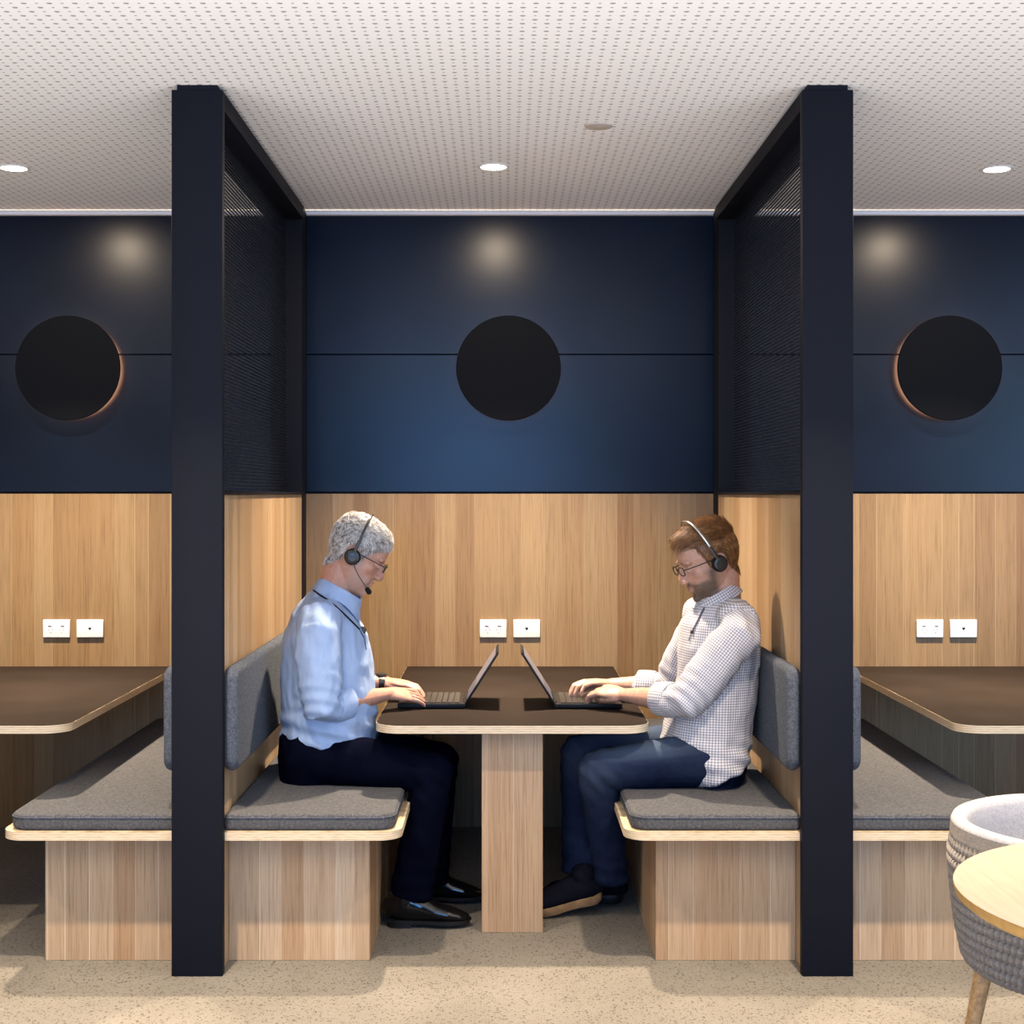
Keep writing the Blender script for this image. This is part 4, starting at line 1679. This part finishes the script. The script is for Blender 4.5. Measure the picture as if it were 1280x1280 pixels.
def glasses(M, label, mat, hw=0.0235, hh=0.0170, round_=2.6, r=0.0016):
    base = M @ Vector((0.1, 0, 0.01))
    t = empty('glasses', base, label, 'glasses')
    P = lambda x, y, z: M @ Vector((x, y, z)) - base
    bm = bmesh.new()
    for s in (-1, 1):
        rim = []
        for k in range(33):
            a = 2 * PI * k / 32
            ca, sa = math.cos(a), math.sin(a)
            y = hw * math.copysign(abs(ca) ** (2 / round_), ca)
            z = hh * math.copysign(abs(sa) ** (2 / round_), sa)
            rim.append(P(0.1075 - 0.20 * abs(0.031 + y) * 0.22 - 0.10 * z * -1 * 0.4, s * (0.0325 + y), 0.0085 + z))
        tube(bm, rim, [r] * len(rim), 8, None, True, False)
    br = [P(0.107, s * 0.0095, 0.013) for s in (-1, 1)]
    tube(bm, [br[0], P(0.1115, 0, 0.0150), br[1]], [r * 1.1] * 3, 8)
    from_bm('frame', bm, mat, t, True, 0)
    for s in (-1, 1):
        bm = bmesh.new()
        tube(bm, [P(0.1040, s * 0.0555, 0.014), P(0.1000, s * 0.066, 0.0150), P(0.060, s * 0.0775, 0.0165), P(0.010, s * 0.0830, 0.0180), P(-0.008, s * 0.0835, 0.0140), P(-0.024, s * 0.0820, 0.000)],
             [(r * 1.0, r * 1.4)] * 6, 8)
        from_bm('temple', bm, mat, t, True, 0)
        bm = bmesh.new()
        ring = []
        for k in range(32):
            a = 2 * PI * k / 32
            ca, sa = math.cos(a), math.sin(a)
            y = hw * math.copysign(abs(ca) ** (2 / round_), ca)
            z = hh * math.copysign(abs(sa) ** (2 / round_), sa)
            ring.append(bm.verts.new(P(0.1075 - 0.20 * abs(0.031 + y) * 0.22 + 0.04 * z, s * (0.0325 + y), 0.0085 + z)))
        bm.faces.new(ring)
        from_bm('lens', bm, M_glass, t)
    return t


def headset(M, label, lean, band_h, mic_end=None, cup_y=0.0885, cx=-0.006):
    base = M @ Vector((cx, 0, 0))
    t = empty('headset', base, label, 'headset')
    P = lambda x, y, z: M @ Vector((x, y, z)) - base
    R = M.to_3x3().normalized()
    for s in (-1, 1):
        ax = R @ Vector((0, s, 0))
        bm = bmesh.new()
        c = P(cx, s * (cup_y - 0.006), 0.0)
        Q = ax.to_track_quat('Z', 'Y').to_matrix()
        lathe(bm, [(0, -0.002), (0.024, -0.002), (0.0275, 0.003), (0.0275, 0.008), (0.0235, 0.0115), (0, 0.0115)], c, 32, Q)
        cu = from_bm('ear_cushion', bm, M_foam, t, True)
        bm = bmesh.new()
        lathe(bm, [(0, 0.0115), (0.0225, 0.0115), (0.0235, 0.0135), (0.0215, 0.0195), (0.016, 0.0215), (0.015, 0.0200), (0.008, 0.0205), (0, 0.0215)], c, 32, Q)
        from_bm('ear_cup', bm, M_black, t, True)
        bm = bmesh.new()
        d = Vector((math.sin(lean), 0, math.cos(lean)))
        q = lambda h, y: P(cx + d.x * h, s * y, d.z * h)
        tube(bm, [q(0.006, cup_y + 0.010), q(0.030, cup_y + 0.012), q(0.058, cup_y + 0.008)], [(0.0030, 0.0065), (0.0030, 0.0060), (0.0026, 0.0050)], 10, R @ Vector((1, 0, 0)))
        from_bm('slider', bm, M_black, t, True)
    bm = bmesh.new()
    pts = []
    for k in range(29):
        a = PI * (0.115 + 0.77 * k / 28)
        y = (cup_y + 0.014) * math.copysign(abs(math.cos(a)) ** 0.72, math.cos(a))
        h = band_h * math.sin(a) ** 0.85
        pts.append(P(cx + math.sin(lean) * h, y, math.cos(lean) * h))
    tube(bm, pts, [(0.0016, 0.0042)] * len(pts), 8, R @ Vector((1, 0, 0)))
    o = from_bm('headband', bm, M_silver if mic_end is None else M_black, t, True, 0)
    if mic_end is not None:
        st = P(cx + 0.004, -cup_y - 0.012, -0.012)
        en = Vector(mic_end) - base
        mid = lerp(st, en, 0.5) + Vector((-0.004, -0.004, 0.000))
        bm = bmesh.new()
        tube(bm, [st, mid, en], [0.0017, 0.0015, 0.0015], 8)
        b = from_bm('microphone_boom', bm, M_black, t, True)
        bm = bmesh.new()
        dr = (en - mid).normalized()
        tube(bm, [en - dr * 0.004, en + dr * 0.006], [0.0085, 0.0092], 14)
        from_bm('foam_tip', bm, M_foam, b, True)
    return t


glasses(HA, 'dark thin-rimmed glasses worn by the grey-haired man', M_black, 0.0225, 0.0145, 2.3, 0.0018)
headset(HA, 'black headset with microphone boom worn by the grey-haired man', math.radians(-3), 0.152, W(460, 738, 4.965))
glasses(HB, 'dark-rimmed glasses worn by the bearded man', M_tort, 0.0240, 0.0140, 3.2, 0.0020)
headset(HB, 'black headset with silver headband worn by the bearded man', math.radians(14), 0.160)

# lanyards
treeA = bvh_of([manA, shirtA] + [c for c in shirtA.children])
treeB = bvh_of([manB, shirtB] + [c for c in shirtB.children])


def lanyard(tree, path, tail, badge, label, mat, w=0.0032, reel=1.0):
    pts = [on_surface(tree, x, y, 0.0060) for x, y in path]
    base = pts[-1].copy()
    t = empty('lanyard', base, label, 'lanyard')
    L = lambda P_: [p - base for p in P_]
    bm = bmesh.new()
    tube(bm, L(pts), [w] * len(pts), 8)
    from_bm('strap', bm, mat, t, True, 0)
    bm = bmesh.new()
    tp = [on_surface(tree, x, y, 0.003) for x, y in tail]
    tube(bm, L([pts[-1]] + tp), [0.0013] * (len(tp) + 1), 6)
    from_bm('cord', bm, mat, t, True, 0)
    bc = on_surface(tree, badge[0], badge[1], 0.007) - base
    bm = bmesh.new()
    lathe(bm, [(0, -0.004 * reel), (0.011 * reel, -0.004 * reel), (0.0135 * reel, 0.0), (0.011 * reel, 0.004 * reel), (0, 0.0045 * reel)], bc, 24, Vector((0.25, -1, 0.15)).to_track_quat('Z', 'Y').to_matrix())
    from_bm('badge_reel', bm, M_black, t, True)
    return t


lanyard(treeA, [(392, 738), (399, 743), (407, 748), (420, 758), (433, 770), (442, 779), (449, 786)], [(455, 797), (458, 812)], (453, 788),
        'black lanyard with a badge reel on the light blue shirt', M_cord)
lanyard(treeB, [(880, 760), (876, 768), (871, 778), (866, 788)], [(863, 794), (861, 800)], (865, 790), 'grey lanyard hanging from the checked shirt collar', M_lany, 0.0030, 0.5)

# watch and ring
wrf, elf = specA['wrist'][1], specA['elbow'][1]
ax = (wrf - elf).normalized()
t = empty('wristwatch', wrf - ax * 0.012, 'black wristwatch on the grey-haired man\'s left wrist', 'watch')
bm = bmesh.new()
ring_band(bm, (0, 0, 0), ax, 0.0235, 0.0295, specA['palm_lat'][1], 0.011, 0.0025)
from_bm('strap', bm, M_black, t, True)
bm = bmesh.new()
up = Vector(specA['hand_u'][1])
up = (up - ax * up.dot(ax)).normalized()
lathe(bm, [(0, 0), (0.019, 0), (0.0205, 0.004), (0.018, 0.009), (0, 0.0095)], up * 0.0235, 28, up.to_track_quat('Z', 'Y').to_matrix())
from_bm('case', bm, M_black, t, True)
bones = specA['tips'][0][1]
rp = lerp(bones[2][1], bones[2][2], 0.50)
rd = (bones[2][2] - bones[2][1]).normalized()
bm = bmesh.new()
ring_band(bm, (0, 0, 0), rd, 0.0088, 0.0088, (0, 0, 1), 0.0022, 0.0012, 20)
o = from_bm('ring', bm, M_silver, None, True)
o.location = rp
tag(o, 'silver ring on the grey-haired man\'s right hand', 'ring')


# ---------------------------------------------------------------- laptops
def keys_mat():
    t = NT('keyboard_keys')
    p = t.pos(True)
    n = t.noise(p, 60, 2)
    t.col(t.ramp(n, [(0.3, (0.012, 0.011, 0.011)), (0.7, (0.022, 0.020, 0.019))]))
    t.setp(0.35, 0.22)
    return t.m


M_lap = plain('black_laptop_case', (0.007, 0.007, 0.008), 0.45, 0.2)
M_deck = plain('laptop_deck', (0.014, 0.012, 0.012), 0.45, 0.10)
M_keys = keys_mat()


def screen_mat():
    t = NT('laptop_screen')
    s = t.n('ShaderNodeSeparateXYZ')
    t.l(t.n('ShaderNodeTexCoord').outputs['Generated'], s.inputs[0])
    c = t.ramp(s.outputs[2], [(0.0, (0.20, 0.20, 0.28)), (0.30, (0.20, 0.20, 0.28)), (0.31, (0.44, 0.39, 0.44)), (1.0, (0.50, 0.43, 0.46))], 'LINEAR')
    t.l(c, t.b.inputs['Emission Color'])
    t.b.inputs['Emission Strength'].default_value = 0.45
    t.col((0.05, 0.05, 0.055))
    t.setp(0.25, 0.5)
    return t.m


M_scr = screen_mat()


def laptop(dirx, xfront, y0, wdt, label, tilt_dx, tilt_dz):
    """front edge at xfront, hinge at xfront + dirx * 0.235; the lid leans further by tilt"""
    D = 0.235
    t = empty('laptop', (xfront, y0, ZT + 0.0005), label, 'laptop', 'open black laptops')
    lo = lambda a, b: (min(a, b), max(a, b))
    x0, x1 = lo(0, dirx * D)
    bm = bmesh.new()
    box(bm, (x0, 0, 0.003), (x1, wdt, 0.0185), 0.003, 2)
    for fx in (0.02, D - 0.025):
        for fy in (0.02, wdt - 0.04):
            a, b = lo(dirx * fx, dirx * (fx + 0.012))
            box(bm, (a, fy, 0), (b, fy + 0.02, 0.004))
    from_bm('base', bm, M_lap, t, True)
    a, b = lo(dirx * 0.004, dirx * (D - 0.012))
    boxobj('deck', (a, 0.004, 0.018), (b, wdt - 0.004, 0.0192), M_deck, t)
    bm = bmesh.new()
    rows = 6
    k0 = 0.088
    pitch = (D - 0.022 - k0) / rows
    for r in range(rows):
        x = k0 + r * pitch
        n = 14
        kw = (wdt - 0.024) / n
        c = 0
        while c < n:
            span = 1
            if r == 0:
                span = 5 if c == 4 else 1
            elif c in (0, n - 2):
                span = 2 if c else 1
            a, b = lo(dirx * (x + 0.0012), dirx * (x + pitch - 0.0012))
            box(bm, (a, 0.012 + c * kw + 0.0012, 0.0188), (b, 0.012 + (c + span) * kw - 0.0012, 0.0222), 0.0008, 1)
            c += span
    from_bm('keyboard', bm, M_keys, t, True)
    a, b = lo(dirx * 0.018, dirx * 0.070)
    boxobj('trackpad', (a, wdt * 0.5 - 0.045, 0.019), (b, wdt * 0.5 + 0.045, 0.0198), M_keys, t, 0.0003, 1)
    # lid
    hx, hz = dirx * (D - 0.004), 0.0185
    u = Vector((dirx * tilt_dx, 0, tilt_dz))
    L = u.length
    u.normalize()
    nrm = Vector((-dirx * u.z, 0, dirx * u.x * dirx * dirx)) if False else Vector((-dirx * u.z, 0, abs(u.x)))
    bm = bmesh.new()
    vs = box(bm, (0, 0, -0.0075), (L, wdt, 0.0), 0.0025, 2)

    def place(v):
        return Vector((hx, 0, hz)) + u * v.x + Vector((0, v.y, 0)) + nrm * v.z
    for v in bm.verts:
        v.co = place(v.co)
    lid = from_bm('lid', bm, M_lap, t, True)
    bm = bmesh.new()
    for v in box(bm, (0.016, 0.010, 0.0001), (L - 0.012, wdt - 0.010, 0.0008)):
        v.co = place(v.co)
    from_bm('screen', bm, M_scr, lid)
    bm = bmesh.new()
    tube(bm, [(hx, 0.03, hz), (hx, wdt - 0.03, hz)], [0.006, 0.006], 12)
    from_bm('hinge', bm, M_lap, t, True)
    return t


laptop(1, -0.368, 5.116, 0.29, 'open black laptop under the grey-haired man\'s hands', 0.114, 0.178)
laptop(-1, 0.409, 5.112, 0.29, 'open black laptop under the bearded man\'s hands', 0.114, 0.178)

# ================================================================== the tub chair and the round table
def pale_top_mat():
    t = NT('pale_oak_top')
    p = t.pos(True)
    n = t.noise(t.mapped(p, (90, 6, 6)), 1.0, 4, 0.6)
    t.col(t.ramp(n, [(0.3, (0.31, 0.235, 0.160)), (0.7, (0.375, 0.300, 0.212))]))
    t.setp(0.4, 0.4)
    return t.m


M_pale = pale_top_mat()
M_edge = plain('honey_oak_edge', (0.34, 0.185, 0.052), 0.45, 0.4, grain=0.2)
M_steel = plain('painted_steel', (0.55, 0.53, 0.50), 0.45, 0.4)
M_legoak = plain('oak_chair_leg', (0.36, 0.21, 0.09), 0.45, 0.4, grain=0.3, scale=90)

ct = Vector((1.261, 2.600, 0))
t = empty('round_table', ct, 'pale round cafe table with a honey coloured edge in the right foreground', 'table')
R, ztop = 0.452, 0.730
bm = bmesh.new()
lathe(bm, [(0, ztop - 0.0008), (R - 0.002, ztop - 0.0008), (R - 0.0005, ztop), (0, ztop)], seg=128)
from_bm('top_surface', bm, M_pale, t, True)
bm = bmesh.new()
lathe(bm, [(0, ztop - 0.024), (R - 0.012, ztop - 0.024), (R - 0.002, ztop - 0.016), (R, ztop - 0.006), (R, ztop - 0.0008), (0, ztop - 0.0008)], seg=128)
from_bm('rim', bm, M_edge, t, True)
bm = bmesh.new()
lathe(bm, [(0, 0.012), (0.035, 0.012), (0.032, 0.3), (0.030, ztop - 0.03), (0.09, ztop - 0.025), (0, ztop - 0.0245)], seg=32)
from_bm('column', bm, M_steel, t, True)
bm = bmesh.new()
lathe(bm, [(0, 0), (0.26, 0), (0.26, 0.006), (0.05, 0.014), (0, 0.014)], seg=64)
from_bm('foot_plate', bm, M_steel, t, True)

M_knit = fabric('taupe_knit', (0.16, 0.138, 0.120), (0.215, 0.187, 0.163), (0.275, 0.243, 0.215), 300)
M_felt = fabric('pale_grey_felt', (0.20, 0.20, 0.212), (0.27, 0.267, 0.28), (0.34, 0.335, 0.35), 330)
cc = Vector((1.376, 3.430, 0))
t = empty('tub_chair', cc, 'tub chair with a braided taupe shell and pale grey inside, behind the round table', 'chair')


def shell_r(z):
    pr = [(0.322, 0.235), (0.330, 0.272), (0.350, 0.294), (0.42, 0.309), (0.50, 0.319), (0.58, 0.326), (0.64, 0.329), (0.668, 0.327)]
    return float(np.interp(z, [a for a, _ in pr], [b for _, b in pr]))


A0, A1 = math.radians(-62), math.radians(242)      # the opening faces the round table
bm = bmesh.new()
NU, NV = 620, 150
zs0, zs1 = 0.322, 0.668
rows = []
cw, rh = 0.0165, 0.0235
for j in range(NV + 1):
    z = zs0 + (zs1 - zs0) * j / NV
    r = shell_r(z)
    row = []
    fade = 1 - float(sstep(np.array(z), 0.585, 0.645))
    ri = int(math.floor(z / rh))
    fv = z / rh - ri
    for i in range(NU + 1):
        a = A0 + (A1 - A0) * i / NU
        s_ = a * 0.31 / cw + 0.5 * (ri % 2)
        fu = s_ - math.floor(s_)
        wv = 0.5 * (1 - 0.55 * abs(2 * fv - 0.9))
        e = 1 - ((fu - 0.5) / max(wv, 0.12)) ** 2 - ((fv - 0.45) / 0.62) ** 2
        h = 0.0115 * math.sqrt(max(e, 0.0)) * fade
        row.append(bm.verts.new(((r + h) * math.cos(a), (r + h) * math.sin(a), z)))
    rows.append(row)
for a, b in zip(rows[:-1], rows[1:]):
    for i in range(NU):
        bm.faces.new((a[i], a[i + 1], b[i + 1], b[i]))
cb = bm.verts.new((0, 0, 0.318))
for i in range(NU):
    bm.faces.new((rows[0][i + 1], rows[0][i], cb))
sh = from_bm('braided_shell', bm, M_knit, t, True, 0)
tag(sh, 'braided taupe outside of the chair')
# padded inside, rolling over the rim
bm = bmesh.new()
prof = [(0.3275, 0.655), (0.3265, 0.668), (0.322, 0.6770), (0.313, 0.6810), (0.302, 0.6795), (0.292, 0.672), (0.286, 0.660), (0.280, 0.62), (0.272, 0.54), (0.262, 0.46), (0.245, 0.425)]
NU2 = 120
rows = []
for r, z in prof:
    rows.append([bm.verts.new((r * math.cos(A0 + (A1 - A0) * i / NU2), r * math.sin(A0 + (A1 - A0) * i / NU2), z)) for i in range(NU2 + 1)])
for a, b in zip(rows[:-1], rows[1:]):
    for i in range(NU2):
        bm.faces.new((a[i], a[i + 1], b[i + 1], b[i]))
for i_, a in ((0, A0), (NU2, A1)):          # closing pads at the two arm fronts
    col = [rw[i_] for rw in rows]
    outer = [bm.verts.new((shell_r(z) * math.cos(a), shell_r(z) * math.sin(a), z)) for z in (0.36, 0.42, 0.50, 0.58)]
    f = col[:] + outer
    bm.faces.new(f if i_ else list(reversed(f)))
from_bm('inner_padding', bm, M_felt, t, True, 50)
bm = bmesh.new()
lathe(bm, [(0, 0.352), (0.255, 0.352), (0.272, 0.37), (0.278, 0.40), (0.268, 0.425), (0.24, 0.440), (0, 0.446)], seg=64)
from_bm('seat', bm, M_felt, t, True)
for ax_, ay in ((-0.292, -0.02), (0.292, 0.02), (0.02, -0.285), (-0.02, 0.285)):
    bm = bmesh.new()
    tube(bm, [(ax_ * 0.92, ay * 0.92, 0.345), (ax_ * 1.16, ay * 1.16, 0.012)], [0.0205, 0.0125], 20)
    from_bm('leg', bm, M_legoak, t, True)
# ================================================================== light, world, camera
def area(name, loc, sx, sy, power, color, direction):
    ld = bpy.data.lights.new(name, 'AREA')
    ld.shape = 'RECTANGLE'
    ld.size = sx
    ld.size_y = sy
    ld.energy = power
    ld.color = color
    o = bpy.data.objects.new(name, ld)
    o.location = loc
    o.rotation_euler = Vector(direction).to_track_quat('-Z', 'Z').to_euler()
    COL.objects.link(o)
    return o


# daylight from the glazed front of the room, behind the camera
area('window_daylight', (-0.36, -2.6, 1.80), 1.5, 1.0, 135.0, (0.15, 0.44, 1.0), (0, 1, 0))
area('side_window_daylight', (5.8, -1.2, 1.7), 2.5, 1.8, 190.0, (0.30, 0.58, 1.0), (-6.4, 6.0, -0.6))
# broad overhead fill panel, added to light the floor and camera-facing sides
area('overhead_fill', (0.0, 1.6, ZC - 0.02), 7.0, 1.8, 62.0, (0.98, 0.97, 0.97), (0, 0, -1))
# added fill panel near the floor, facing up to brighten the ceiling
area('ceiling_fill', (0.0, -0.2, 0.03), 10.0, 4.4, 580.0, (0.97, 0.96, 0.96), (0, 0, 1))
# concealed strip on the ledge of the white trim
area('cove_strip', (0.0, YW - 0.02, 2.6515), 12.0, 0.008, 0.9, (1.0, 0.78, 0.55), (0, -0.6, 1))

w = bpy.data.worlds.new('room_ambient')
scene.world = w
w.use_nodes = True
bg = w.node_tree.nodes['Background']
bg.inputs[0].default_value = (0.92, 0.95, 1.0, 1)
bg.inputs[1].default_value = 0.05

cd = bpy.data.cameras.new('camera')
cam = bpy.data.objects.new('camera', cd)
COL.objects.link(cam)
cam.location = (0, 0, EYE)
cam.rotation_euler = (PI / 2, 0, 0)
cd.sensor_width = 36.0
cd.lens = 36.0 * FPX / 1280.0
cd.shift_x = (640 - VX) / 1280.0
cd.shift_y = -(640 - VY) / 1280.0
cd.clip_start = 0.05
scene.camera = cam
scene.view_settings.view_transform = 'Standard'
scene.view_settings.look = 'None'
scene.view_settings.exposure = 0.0
